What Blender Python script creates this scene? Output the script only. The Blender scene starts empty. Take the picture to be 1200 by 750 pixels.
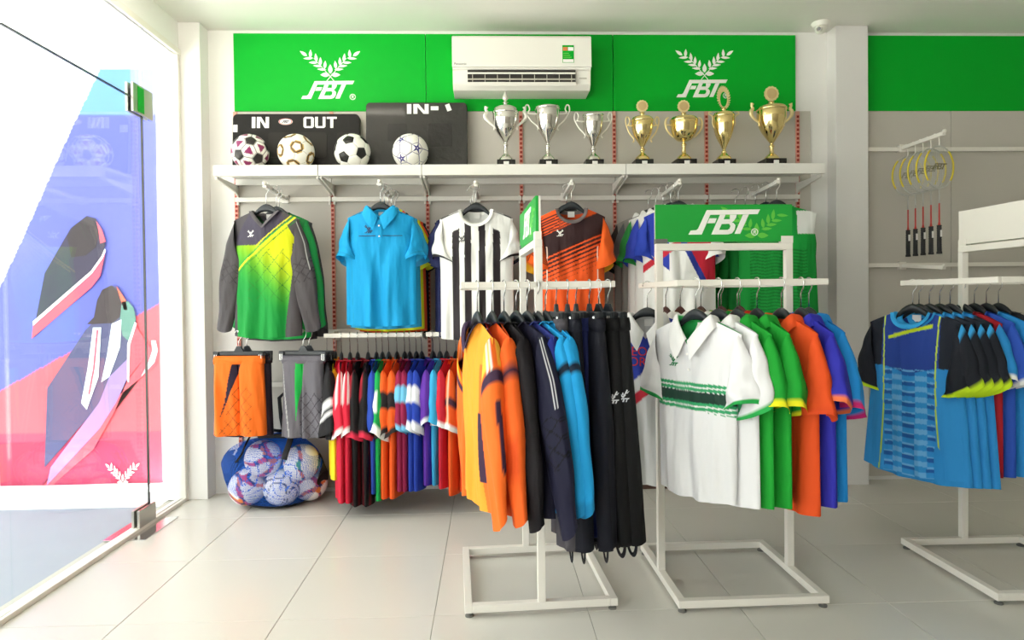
import bpy, bmesh, math, random
import numpy as np
from mathutils import Vector, Matrix

# ------------------------------------------------------------------ camera, world, light, exposure
sc = bpy.context.scene
C = sc.collection
PI = math.pi
rnd = random.Random(7)

def make_camera():
    yaw, pitch, roll = 0.0357, 0.0151, -0.011
    cy, sy = math.cos(yaw), math.sin(yaw)
    right = Vector((cy, -sy, 0)); fwd = Vector((sy, cy, 0)); up = Vector((0, 0, 1))
    cp, sp = math.cos(pitch), math.sin(pitch)
    f2 = fwd * cp - up * sp; u2 = up * cp + fwd * sp
    cr, sr = math.cos(roll), math.sin(roll)
    r3 = right * cr + u2 * sr; u3 = u2 * cr - right * sr
    cam = bpy.data.cameras.new('camera'); o = bpy.data.objects.new('camera', cam); C.objects.link(o)
    cam.sensor_width = 36; cam.sensor_fit = 'HORIZONTAL'; cam.lens = 760 / 1200 * 36
    cam.shift_y = -14.76 / 1200
    cam.clip_start = 0.05
    m = Matrix(((r3.x, u3.x, -f2.x, 1.5822), (r3.y, u3.y, -f2.y, -4.1684), (r3.z, u3.z, -f2.z, 1.231), (0, 0, 0, 1)))
    o.matrix_world = m
    sc.camera = o
make_camera()

W = bpy.data.worlds.new('overcast_sky'); sc.world = W; W.use_nodes = True
bg = W.node_tree.nodes['Background']; bg.inputs[0].default_value = (1.0, 0.982, 0.972, 1); bg.inputs[1].default_value = 3.6

sun = bpy.data.lights.new('sun', 'SUN'); sun.energy = 32.0; sun.angle = math.radians(2); sun.color = (1.0, 0.97, 0.95)
so = bpy.data.objects.new('sun', sun); C.objects.link(so)
so.rotation_euler = Vector((-.5, -.12, -.83)).to_track_quat('-Z', 'Y').to_euler()   # high sun from over the roof: it reaches the street, not the shop

sc.view_settings.view_transform = 'Standard'
try: sc.view_settings.look = 'None'
except Exception: pass
sc.view_settings.gamma = 1.0
sc.view_settings.use_curve_mapping = False
sc.view_settings.exposure = 0.0
sc.cycles.use_denoising = True
sc.cycles.max_bounces = 8
sc.cycles.transparent_max_bounces = 16

# ------------------------------------------------------------------ materials
def lin(c):
    if isinstance(c, str):
        c = tuple(int(c[i:i + 2], 16) / 255 for i in (0, 2, 4))
    return tuple(v / 12.92 if v <= 0.04045 else ((v + 0.055) / 1.055) ** 2.4 for v in c)

def mat(name, col, rough=0.5, metal=0.0, noise=0.04, nscale=6.0, bump=0.0, bscale=120.0, coat=0.0, spec=0.5, emit=None, estr=1.0):
    m = bpy.data.materials.new(name); m.use_nodes = True
    nt = m.node_tree; b = nt.nodes['Principled BSDF']
    b.inputs['Roughness'].default_value = rough; b.inputs['Metallic'].default_value = metal
    b.inputs['Specular IOR Level'].default_value = spec
    b.inputs['Coat Weight'].default_value = coat
    if coat: b.inputs['Coat Roughness'].default_value = 0.08
    c = lin(col)
    tc = nt.nodes.new('ShaderNodeTexCoord')
    n = nt.nodes.new('ShaderNodeTexNoise'); n.inputs['Scale'].default_value = nscale; n.inputs['Detail'].default_value = 4
    nt.links.new(tc.outputs['Object'], n.inputs['Vector'])
    mx = nt.nodes.new('ShaderNodeMix'); mx.data_type = 'RGBA'
    mx.inputs[6].default_value = tuple(v * (1 - noise) for v in c) + (1,)
    mx.inputs[7].default_value = tuple(min(1, v * (1 + noise)) for v in c) + (1,)
    nt.links.new(n.outputs['Fac'], mx.inputs[0])
    nt.links.new(mx.outputs[2], b.inputs['Base Color'])
    if bump:
        n2 = nt.nodes.new('ShaderNodeTexNoise'); n2.inputs['Scale'].default_value = bscale; n2.inputs['Detail'].default_value = 3
        nt.links.new(tc.outputs['Object'], n2.inputs['Vector'])
        bp = nt.nodes.new('ShaderNodeBump'); bp.inputs['Strength'].default_value = bump; bp.inputs['Distance'].default_value = 0.01
        nt.links.new(n2.outputs['Fac'], bp.inputs['Height']); nt.links.new(bp.outputs[0], b.inputs['Normal'])
    if emit:
        b.inputs['Emission Color'].default_value = lin(emit) + (1,); b.inputs['Emission Strength'].default_value = estr
    return m

def printed(name, rough=0.75, bump=0.15, bscale=400, sheen=0.0, coat=0.0, weave=True):
    """a material whose colours are the print stored with the mesh, with fine procedural relief"""
    m = bpy.data.materials.new(name); m.use_nodes = True
    nt = m.node_tree; b = nt.nodes['Principled BSDF']
    b.inputs['Roughness'].default_value = rough
    b.inputs['Specular IOR Level'].default_value = 0.3
    b.inputs['Coat Weight'].default_value = coat
    b.inputs['Sheen Weight'].default_value = sheen
    a = nt.nodes.new('ShaderNodeVertexColor'); a.layer_name = 'Col'
    nt.links.new(a.outputs['Color'], b.inputs['Base Color'])
    tc = nt.nodes.new('ShaderNodeTexCoord')
    n = nt.nodes.new('ShaderNodeTexNoise'); n.inputs['Scale'].default_value = bscale
    nt.links.new(tc.outputs['Object'], n.inputs['Vector'])
    n2 = nt.nodes.new('ShaderNodeTexNoise'); n2.inputs['Scale'].default_value = 9; n2.inputs['Detail'].default_value = 2
    mp = nt.nodes.new('ShaderNodeMapping'); mp.inputs['Scale'].default_value = (1.6, 1.6, 0.45)
    nt.links.new(tc.outputs['Object'], mp.inputs[0]); nt.links.new(mp.outputs[0], n2.inputs['Vector'])
    b1 = nt.nodes.new('ShaderNodeBump'); b1.inputs['Strength'].default_value = bump; b1.inputs['Distance'].default_value = 0.002
    b2 = nt.nodes.new('ShaderNodeBump'); b2.inputs['Strength'].default_value = 0.8 if weave else 0.0; b2.inputs['Distance'].default_value = 0.02
    nt.links.new(n2.outputs['Fac'], b2.inputs['Height'])
    nt.links.new(n.outputs['Fac'], b1.inputs['Height']); nt.links.new(b2.outputs[0], b1.inputs['Normal'])
    nt.links.new(b1.outputs[0], b.inputs['Normal'])
    return m

def glass_mat(name, tint=(0.97, 1.0, 0.985), ior=1.5):
    m = bpy.data.materials.new(name); m.use_nodes = True
    nt = m.node_tree; nt.nodes.clear()
    out = nt.nodes.new('ShaderNodeOutputMaterial'); mix = nt.nodes.new('ShaderNodeMixShader')
    t = nt.nodes.new('ShaderNodeBsdfTransparent'); t.inputs[0].default_value = tint + (1,)
    g = nt.nodes.new('ShaderNodeBsdfGlossy'); g.inputs['Roughness'].default_value = 0.0
    ge = nt.nodes.new('ShaderNodeNewGeometry'); dt = nt.nodes.new('ShaderNodeVectorMath'); dt.operation = 'DOT_PRODUCT'
    nt.links.new(ge.outputs['Normal'], dt.inputs[0]); nt.links.new(ge.outputs['Incoming'], dt.inputs[1])
    def mth(op, a, b=None, c=None):
        n = nt.nodes.new('ShaderNodeMath'); n.operation = op
        for i, v in enumerate((a, b, c)):
            if v is None: continue
            if isinstance(v, (int, float)): n.inputs[i].default_value = v
            else: nt.links.new(v, n.inputs[i])
        return n.outputs[0]
    # Schlick reflectance of a clean pane, the same from both sides
    fr = mth('MULTIPLY_ADD', mth('POWER', mth('SUBTRACT', 1.0, mth('ABSOLUTE', dt.outputs['Value'])), 5.0), 0.96, 0.04)
    nt.links.new(fr, mix.inputs[0]); nt.links.new(t.outputs[0], mix.inputs[1]); nt.links.new(g.outputs[0], mix.inputs[2])
    nt.links.new(mix.outputs[0], out.inputs[0])
    return m

def net_mat(name, col):
    m = bpy.data.materials.new(name); m.use_nodes = True
    nt = m.node_tree; b = nt.nodes['Principled BSDF']
    b.inputs['Base Color'].default_value = lin(col) + (1,); b.inputs['Roughness'].default_value = 0.7
    out = nt.nodes['Material Output']
    tc = nt.nodes.new('ShaderNodeTexCoord'); v = nt.nodes.new('ShaderNodeTexVoronoi'); v.feature = 'DISTANCE_TO_EDGE'
    v.inputs['Scale'].default_value = 130; v.inputs['Randomness'].default_value = 0.35
    nt.links.new(tc.outputs['Object'], v.inputs['Vector'])
    mt = nt.nodes.new('ShaderNodeMath'); mt.operation = 'GREATER_THAN'; mt.inputs[1].default_value = 0.068
    nt.links.new(v.outputs['Distance'], mt.inputs[0])
    t = nt.nodes.new('ShaderNodeBsdfTransparent'); mix = nt.nodes.new('ShaderNodeMixShader')
    nt.links.new(mt.outputs[0], mix.inputs[0]); nt.links.new(b.outputs[0], mix.inputs[1]); nt.links.new(t.outputs[0], mix.inputs[2])
    nt.links.new(mix.outputs[0], out.inputs[0])
    return m

M = dict(
    plaster=mat('white_plaster', 'efeeea', 0.8, noise=0.02, nscale=2),
    ceil=mat('ceiling_paint', 'f0eee6', 0.85, noise=0.03, nscale=1.2),
    pillar=mat('pillar_paint', 'e4e2df', 0.75, noise=0.02, nscale=2),
    tile=mat('polished_floor_tile', 'd6d4cc', 0.22, noise=0.03, nscale=1.5),
    grout=mat('floor_grout', 'b4b2a8', 0.9),
    panel=mat('grey_display_panel', 'c6c1b8', 0.6, noise=0.02, nscale=2),
    green=mat('green_sign_vinyl', '02a92b', 0.5, noise=0.02, nscale=2, spec=0.15),
    green2=mat('rack_sign_green', '17a03a', 0.4, noise=0.02, nscale=2),
    leafgreen=mat('rack_sign_leaf_green', '62c446', 0.4),
    white=mat('white_print', 'f4f4ee', 0.5),
    cream=mat('cream_powder_coat', 'ebe7de', 0.4, noise=0.02),
    shelf=mat('shelf_laminate', 'e3e1da', 0.45, noise=0.02),
    upright=mat('upright_salmon_plastic', 'd9a08f', 0.6),
    slot=mat('upright_red_slot', 'c24a3a', 0.6),
    slotdark=mat('upright_slot_shadow', '6a231b', 0.8),
    black=mat('black_plastic', '23252a', 0.45, bump=0.05),
    hanger=mat('black_hanger_plastic', '1f2429', 0.38),
    brownh=mat('brown_hanger_plastic', '4a241f', 0.4),
    chrome=mat('chrome_wire', 'd8d8d6', 0.18, 1.0, noise=0.0),
    steel=mat('brushed_steel', 'b9b6ac', 0.3, 0.9),
    silver=mat('silver_plate', 'e6e3dd', 0.09, 1.0, noise=0.03, bump=0.05, bscale=40),
    silverw=mat('silver_handle', 'ece9e0', 0.3, 0.6, noise=0.03),
    gold=mat('gold_plate', 'f3dd9c', 0.1, 1.0, noise=0.05, bump=0.05, bscale=40),
    goldm=mat('matte_gold', 'efdca4', 0.35, 0.6, noise=0.05),
    plinth=mat('black_marble_plinth', '1c1b19', 0.25, noise=0.3, nscale=30),
    board=mat('black_board_plastic', '161412', 0.55, bump=0.08, spec=0.25),
    boardin=mat('board_recess_plastic', '22201c', 0.5, spec=0.25),
    wrapin=mat('grey_board_recess', '282725', 0.5, spec=0.3, coat=0.12, bump=0.5, bscale=18),
    wrap=mat('grey_board_in_plastic_wrap', '33322f', 0.5, spec=0.3, coat=0.12, bump=0.6, bscale=14),
    ac=mat('air_conditioner_plastic', 'eeece3', 0.35, noise=0.01),
    acdark=mat('air_outlet_dark', '2b2723', 0.7),
    acgrey=mat('air_outlet_vane', 'bdb8ab', 0.5),
    red=mat('red_print', 'c8252b', 0.6),
    navyp=mat('navy_print', '1e2348', 0.6),
    silverp=mat('silver_print', 'cfd2d6', 0.5),
    dark=mat('dark_print', '24242a', 0.6),
    greenp=mat('dark_green_print', '0c7a47', 0.6),
    pave=mat('grey_pavement', '8f97a3', 0.7, nscale=8),
    street=mat('pale_concrete_street', 'd2cec6', 0.8, nscale=3),
    outwall=mat('outside_white_wall', 'fbfbfb', 0.9),
    glass=glass_mat('clear_glass'),
    edge=mat('glass_edge_green_black', '2a2f2c', 0.3),
    seal=mat('clear_seal', 'c9d2cd', 0.3),
    net=net_mat('blue_mesh_net', '1a63d0'),
    bagback=mat('blue_bag_cloth', '1a60cc', 0.8),
    strap=mat('black_webbing', '17171c', 0.8, bump=0.2, bscale=200),
    rubber=mat('dark_rubber_foot', '6a6a66', 0.7),
    lens=mat('camera_lens', '101014', 0.1),
    fabric=printed('printed_polyester', sheen=0.0),
    quilt=printed('quilted_polyester', bump=0.3),
    leather=printed('football_leather', 0.35, 0.08, 300, coat=0.2, weave=False),
    poster=printed('printed_banner', 0.6, 0.0, 50, weave=False),
    stringm=mat('racket_string', 'e2e2de', 0.5),
    yellow=mat('racket_yellow', 'd9c52e', 0.35),
    rsilver=mat('racket_silver', 'c9c9c4', 0.3, 0.5),
    rred=mat('racket_shaft_red', 'c43a35', 0.35),
    grip=mat('racket_grip_black', '1b1b1d', 0.7, bump=0.3, bscale=60),
    label=mat('paper_sticker', 'f3f2ee', 0.7),
    orange=mat('orange_print', 'd9824a', 0.6),
)

# ------------------------------------------------------------------ mesh helpers
class MB:
    def __init__(s): s.v = []; s.f = []
    def add(s, V, F):
        o = len(s.v); s.v += [tuple(map(float, p)) for p in V]; s.f += [tuple(i + o for i in f) for f in F]; return s
    def box(s, x0, x1, y0, y1, z0, z1):
        V = [(x, y, z) for z in (z0, z1) for y in (y0, y1) for x in (x0, x1)]
        return s.add(V, [(0, 2, 3, 1), (4, 5, 7, 6), (0, 1, 5, 4), (2, 6, 7, 3), (0, 4, 6, 2), (1, 3, 7, 5)])
    def bar(s, a, b, w, h=None, up=(0, 0, 1)):
        h = h or w; a = Vector(a); b = Vector(b); d = (b - a).normalized(); u = Vector(up)
        if abs(d.dot(u)) > .99: u = Vector((0, 1, 0))
        r = d.cross(u).normalized(); u = r.cross(d)
        V = [p + r * (i * w / 2) + u * (j * h / 2) for p in (a, b) for i, j in ((-1, -1), (1, -1), (1, 1), (-1, 1))]
        return s.add(V, [(0, 3, 2, 1), (4, 5, 6, 7), (0, 1, 5, 4), (1, 2, 6, 5), (2, 3, 7, 6), (3, 0, 4, 7)])
    def tube(s, pts, r, n=8, closed=False, flat=1.0):
        P = [Vector(p) for p in pts]; K = len(P); V = []
        rr = r if hasattr(r, '__len__') else [r] * K
        ref = None
        for i, p in enumerate(P):
            if closed: d = P[(i + 1) % K] - P[i - 1]
            else: d = P[min(i + 1, K - 1)] - P[max(i - 1, 0)]
            d.normalize()
            if ref is None:
                ref = Vector((0, 0, 1)) if abs(d.z) < .9 else Vector((0, 1, 0))
            a = d.cross(ref)
            if a.length < 1e-4: a = d.cross(Vector((1, 0, 0)))
            a.normalize(); b = a.cross(d).normalized(); ref = b
            for j in range(n):
                t = 2 * PI * j / n; V.append(p + (a * math.cos(t) + b * math.sin(t) * flat) * rr[i])
        F = []
        for i in range(K if closed else K - 1):
            for j in range(n):
                i2 = (i + 1) % K
                F.append((i * n + j, i * n + (j + 1) % n, i2 * n + (j + 1) % n, i2 * n + j))
        if not closed:
            F.append(tuple(range(n))[::-1]); F.append(tuple((K - 1) * n + j for j in range(n)))
        return s.add(V, F)
    def lathe(s, prof, n=32, c=(0, 0, 0)):
        V = []; F = []; K = len(prof)
        for r, z in prof:
            for j in range(n):
                t = 2 * PI * j / n; V.append((c[0] + r * math.cos(t), c[1] + r * math.sin(t), c[2] + z))
        for i in range(K - 1):
            for j in range(n):
                F.append((i * n + j, i * n + (j + 1) % n, (i + 1) * n + (j + 1) % n, (i + 1) * n + j))
        return s.add(V, F)
    def prism(s, poly, y0, y1):
        """polygon in x,z extruded along y"""
        n = len(poly)
        V = [(x, y0, z) for x, z in poly] + [(x, y1, z) for x, z in poly]
        F = [tuple(range(n)), tuple(range(2 * n - 1, n - 1, -1))] + [(i, i + n, (i + 1) % n + n, (i + 1) % n) for i in range(n)]
        return s.add(V, F)
    def prismx(s, poly, x0, x1):
        """polygon in y,z extruded along x"""
        n = len(poly)
        V = [(x0, y, z) for y, z in poly] + [(x1, y, z) for y, z in poly]
        F = [tuple(range(n)), tuple(range(2 * n - 1, n - 1, -1))] + [(i, i + n, (i + 1) % n + n, (i + 1) % n) for i in range(n)]
        return s.add(V, F)
    def flat(s, poly, y):
        return s.add([(x, y, z) for x, z in poly], [tuple(range(len(poly)))])
    def mesh(s, name, m, smooth=False, bevel=0, cols=None, seg=2, fix=True):
        me = bpy.data.meshes.new(name); me.from_pydata(s.v, [], s.f)
        if bevel or fix:
            bm = bmesh.new(); bm.from_mesh(me)
            if bevel:
                bmesh.ops.bevel(bm, geom=bm.edges[:] , offset=bevel, segments=seg, affect='EDGES', profile=0.6, clamp_overlap=True)
            bmesh.ops.recalc_face_normals(bm, faces=bm.faces[:])
            bm.to_mesh(me); bm.free()
        if m: me.materials.append(m)
        if smooth:
            me.polygons.foreach_set('use_smooth', [True] * len(me.polygons))
            if bevel:
                try: me.set_sharp_from_angle(angle=math.radians(50))
                except Exception: pass
        return me
    def build(s, name, m, parent=None, smooth=False, bevel=0, **k):
        return obj(name, s.mesh(name, m, smooth, bevel, **k), parent)

def obj(name, me, parent=None, loc=None, rot=None):
    o = bpy.data.objects.new(name, me); C.objects.link(o)
    if parent: o.parent = parent
    if loc: o.location = loc
    if rot: o.rotation_euler = rot
    return o
def thing(name, label, cat, loc=(0, 0, 0), rz=0, group=None):
    o = bpy.data.objects.new(name, None); C.objects.link(o); o.empty_display_size = .05
    o.location = loc; o.rotation_euler = (0, 0, rz)
    return tag(o, label, cat, group)
def tag(o, label, cat=None, group=None, kind=None):
    o['label'] = label
    if cat: o['category'] = cat
    if group: o['group'] = group
    if kind: o['kind'] = kind
    return o
def struct(o, label=None):
    o['kind'] = 'structure'
    if label: o['label'] = label
    return o
def colmesh(name, V, F, cols, m, smooth=True):
    """a mesh whose print colours (sRGB, per vertex) are kept as a colour attribute"""
    me = bpy.data.meshes.new(name)
    V = np.asarray(V, float)
    me.from_pydata(V.tolist(), [], [tuple(f) for f in F])
    c = np.clip(np.asarray(cols, float), 0, 1)
    l = np.where(c <= 0.04045, c / 12.92, ((c + 0.055) / 1.055) ** 2.4)
    a = me.color_attributes.new('Col', 'FLOAT_COLOR', 'POINT')
    a.data.foreach_set('color', np.concatenate([l, np.ones((len(l), 1))], 1).astype(np.float32).ravel())
    me.materials.append(m)
    if smooth: me.polygons.foreach_set('use_smooth', [True] * len(me.polygons))
    return me
def rgb(h): return np.array([int(h[i:i + 2], 16) / 255 for i in (0, 2, 4)])
def sstep(a, b, x):
    t = np.clip((np.asarray(x, float) - a) / (b - a), 0, 1); return t * t * (3 - 2 * t)

def text_polys(s, size):
    """flat lettering as a mesh (verts in x,z), centred"""
    cu = bpy.data.curves.new('lettering', 'FONT'); cu.body = s; cu.size = size; cu.align_x = 'CENTER'; cu.resolution_u = 3
    o = bpy.data.objects.new('lettering', cu)
    C.objects.link(o)
    dg = bpy.context.evaluated_depsgraph_get(); me = bpy.data.meshes.new_from_object(o.evaluated_get(dg))
    V = [(v.co.x, v.co.y) for v in me.vertices]; F = [tuple(p.vertices) for p in me.polygons]
    bpy.data.objects.remove(o); bpy.data.curves.remove(cu); bpy.data.meshes.remove(me)
    return V, F

# ------------------------------------------------------------------ the shop's emblem, traced as flat outlines (x right, z up; lettering is 1 wide)
def fbt_polys():
    P = [
        [(297, 307), (316, 274), (360, 272), (376, 260), (447, 112), (492, 112), (405, 307)],
        [(490, 112), (882, 108), (862, 146), (475, 150)],
        [(470, 178), (528, 178), (512, 216), (450, 218)],
        [(483, 307), (555, 150), (600, 150), (530, 307)],
        [(583, 187), (640, 186), (634, 222), (566, 224)],
        [(545, 271), (626, 271), (620, 307), (530, 307)],
        [(636, 150), (690, 150), (686, 172), (668, 198), (640, 222), (628, 204), (634, 187)],
        [(634, 214), (662, 214), (680, 235), (674, 268), (652, 298), (620, 307), (615, 271), (632, 262), (640, 240), (630, 223)],
        [(672, 303), (742, 150), (790, 148), (718, 303)],
    ]
    return [[((x - 590) / 585, (207 - y) / 585) for x, y in p] for p in P]
def leaf(x0, y0, x1, y1, w, n=5):
    dx, dy = x1 - x0, y1 - y0; L = math.hypot(dx, dy); nx, ny = -dy / L, dx / L
    a = [(x0 + dx * t + nx * w * math.sin(PI * t ** .8), y0 + dy * t + ny * w * math.sin(PI * t ** .8)) for t in [i / n for i in range(n + 1)]]
    b = [(x0 + dx * t - nx * w * math.sin(PI * t ** .8), y0 + dy * t - ny * w * math.sin(PI * t ** .8)) for t in [i / n for i in range(n - 1, 0, -1)]]
    return a + b
def laurel_polys(stems=True):
    L = [(222, 182, 140, 125, 19), (258, 202, 263, 108, 18), (290, 205, 178, 212, 15), (330, 252, 318, 150, 18), (342, 258, 240, 257, 15),
         (372, 292, 374, 195, 18), (392, 300, 288, 292, 15), (420, 328, 430, 236, 18), (438, 338, 334, 332, 15), (478, 396, 370, 398, 26)]
    P = []
    for x0, y0, x1, y1, w in L:
        p = leaf(x0, y0, x1, y1, w); P.append(p); P.append([(970 - x, y) for x, y in p])
    P.append(leaf(485, 385, 485, 278, 25))
    if stems:
        P.append([(440, 466), (446, 470), (500, 408), (494, 402)]); P.append([(530, 466), (524, 470), (470, 408), (476, 402)])
        P.append([(470, 408), (476, 404), (300, 205), (296, 209)]); P.append([(500, 408), (494, 404), (670, 205), (674, 209)])
    return [[((x - 472) / 612, (570 - y) / 612) for x, y in p] for p in P]
def ring_polys(cx, cz, r0, r1, n=20):
    return [[(cx + r * math.cos(t), cz + r * math.sin(t)) for r, t in ((r0, 2 * PI * i / n), (r1, 2 * PI * i / n), (r1, 2 * PI * (i + 1) / n), (r0, 2 * PI * (i + 1) / n))] for i in range(n)]
def reg_polys(cx, cz, r):
    P = ring_polys(cx, cz, r * .78, r)
    for q in ([(-.35, -.5), (-.15, -.5), (-.15, .5), (-.35, .5)], [(-.15, .32), (.3, .32), (.3, .5), (-.15, .5)], [(.12, -.02), (.34, .05), (.34, .45), (.12, .32)], [(-.15, -.08), (.3, -.02), (.3, .12), (-.15, .1)], [(-.02, -.08), (.18, -.08), (.42, -.5), (.18, -.5)]):
        P.append([(cx + x * r, cz + z * r) for x, z in q])
    return P
FBT = fbt_polys(); LAUREL = laurel_polys()
EMBLEM = FBT + LAUREL
def flat_print(name, polys, m, parent, x, y, z, s, th=0.0015):
    """flat lettering standing a hair proud of a panel that faces -y"""
    b = MB()
    for p in polys: b.prism([(x + a * s, z + c * s) for a, c in p], y - th, y)
    return b.build(name, m, parent, fix=True)
# ------------------------------------------------------------------ the room
H = 2.94
XR, YB = 7.0, -6.9
def build_room():
    fl = struct(MB().box(-.42, XR, YB, .06, -.12, -.006).build('floor', M['grout']), 'pale grey tiled shop floor')
    tm = MB().box(-.299, .299, -.299, .299, -.008, 0).mesh('tile', M['tile'], bevel=.0012, seg=1)
    cut = {}
    x = .157 - .6
    while x < XR:
        y = -1.06 + 1.2
        while y > YB - .1:
            x0, x1, y0, y1 = max(x, -.36), min(x + .6, XR), max(y - .6, YB), min(y, .05)
            if x1 - x0 > .05 and y1 - y0 > .05:
                if x1 - x0 > .59 and y1 - y0 > .59: me = tm
                else:
                    k = (round(x1 - x0, 3), round(y1 - y0, 3))
                    if k not in cut:
                        a, b = k[0] / 2 - .0015, k[1] / 2 - .0015
                        cut[k] = MB().box(-a, a, -b, b, -.008, 0).mesh('tile', M['tile'], bevel=.0012, seg=1)
                    me = cut[k]
                obj('tile', me, fl, ((x0 + x1) / 2, (y0 + y1) / 2, 0))
            y -= .6
        x += .6
    struct(MB().box(-.42, XR, YB, .06, H, H + .1).build('ceiling', M['ceil']), 'plain white plaster ceiling')
    wb = struct(MB().box(-.42, XR, .02, .14, 0, H).build('wall_back', M['plaster']), 'back wall of the shop with grey display panels')
    for k in range(6):
        MB().box(.6 * k + .0015 + (-.0 if k else -.005), .6 * k + .5985, 0, .02, .03, 2.424).build('display_panel', M['panel'], wb, bevel=.0015, seg=1)
    MB().box(3.602, 3.69, 0, .02, .03, 2.424).build('display_panel', M['panel'], wb, bevel=.0015, seg=1)
    for k in range(4):
        MB().box(4.03 + .6 * k, 4.0275 + .6 * (k + 1), 0, .02, .03, 2.424).build('display_panel', M['panel'], wb, bevel=.0015, seg=1)
    struct(MB().box(XR, XR + .12, YB, .14, 0, H).build('wall_right', M['panel']), 'white side wall')
    struct(MB().box(.5, XR + .12, YB - .12, YB, 0, H).build('wall_rear', M['panel']), 'unseen rear wall added to cut light on the right side')  # added out of view; its extent limits the light reaching the right side
    # pilasters
    struct(MB().box(-.42, -.172, -.10, .02, 0, H).build('pilaster_left', M['plaster'], bevel=.004), 'white pilaster where the glass front meets the back wall')
    struct(MB().box(3.81, 4.02, -.09, .02, 0, H).build('pilaster_right', M['pillar'], bevel=.004), 'grey white pilaster right of the trophy shelf')
    struct(MB().box(3.695, 3.80, -.012, .02, 0, .10).build('baseboard_back', M['pillar'], bevel=.003), 'low skirting beside the pilaster')
    # glass front: header, frame, panes
    struct(MB().box(-.42, -.30, YB, -.10, 2.77, H).build('wall_left', M['plaster'], bevel=.003), 'white header beam over the glass shop front')
    struct(MB().box(-.36, -.285, YB, -.10, 2.735, 2.77).build('trim_1', M['cream'], bevel=.003), 'slim white head frame of the glass front')
    struct(MB().box(-.345, -.29, -.135, -.10, 0, 2.735).build('trim_2', M['cream'], bevel=.004), 'white vertical frame of the glass front')
    struct(MB().box(-.345, -.29, YB, -.135, 0, .022).build('trim_3', M['cream'], bevel=.003), 'low white sill under the glass front')
    def pane(name, y0, y1, z0, z1, label, edges=()):
        o = struct(MB().box(-.318, -.306, y0, y1, z0, z1).build(name, M['glass']), label)
        for e in edges:
            if e == 'y1': MB().box(-.3185, -.3055, y1 - .002, y1 + .001, z0, z1).build('glass_edge', M['edge'], o)
            if e == 'y0': MB().box(-.3185, -.3055, y0 - .001, y0 + .002, z0, z1).build('glass_edge', M['edge'], o)
            if e == 'z1': MB().box(-.3185, -.3055, y0, y1, z1 - .004, z1 + .002).build('glass_edge', M['edge'], o)
            if e == 's1': MB().box(-.3185, -.3055, y1 - .002, y1 + .001, z0, z1).build('seal_strip', M['seal'], o)
        return o
    pane('window_1', -.512, -.135, .022, 2.735, 'narrow fixed glass pane beside the pilaster', ())
    pane('window_2', -1.55, -.52, 2.335, 2.735, 'glass transom over the glass door', ('s1',))
    d = pane('door_1', -1.55, -.52, .03, 2.325, 'frameless glass door with patch fittings', ('y1', 'z1'))
    for s in (-1, 1):
        MB().box(-.312 + s * .008, -.312 + s * .022, -.64, -.44, 2.245, 2.40).build('patch_fitting', M['steel'], d, bevel=.002)
        MB().box(-.312 + s * .008, -.312 + s * .022, -.66, -.49, .02, .115).build('patch_fitting', M['steel'], d, bevel=.002)
    MB().box(-.2895, -.2885, -.60, -.535, 2.255, 2.39).build('green_reflection', M['green'], d)  # green reflection on the steel fitting, painted as a thin panel
    pl = MB().box(-.42, -.20, -.78, -.42, .0, .004).build('floor_spring_plate', M['chrome'], d, bevel=.001)
    struct(MB().box(-.318, -.306, YB, -1.56, .022, 2.735).build('window_3', M['glass']), 'large glass pane of the shop front nearest the camera')
    # outside
    struct(MB().box(-14, -2.3, -14, .5, -.3, -.03).build('street', M['street']), 'unseen pale street added to bounce sunlight into the shop')  # unseen slab, added so that sunlight bounces up to the ceiling
    struct(MB().box(-2.3, 8, -14, YB, -.3, -.03).build('forecourt', M['street']), 'unseen concrete ground behind the viewer, added to block light from below')  # unseen slab, added to stop sky light coming from below
    struct(MB().box(-2.3, -.42, YB, .5, -.3, -.02).build('pavement', M['pave']), 'grey pavement outside the glass front')
    struct(MB().box(-2.3, -.42, -.16, .5, -.02, .0).build('pavement_ledge', M['outwall']), 'white ledge at the foot of the outside wall')
    struct(MB().box(-6, -.42, .335, .5, -.03, 3.6).build('wall_outside', M['outwall']), 'white wall outside behind the banner')
build_room()

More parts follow.
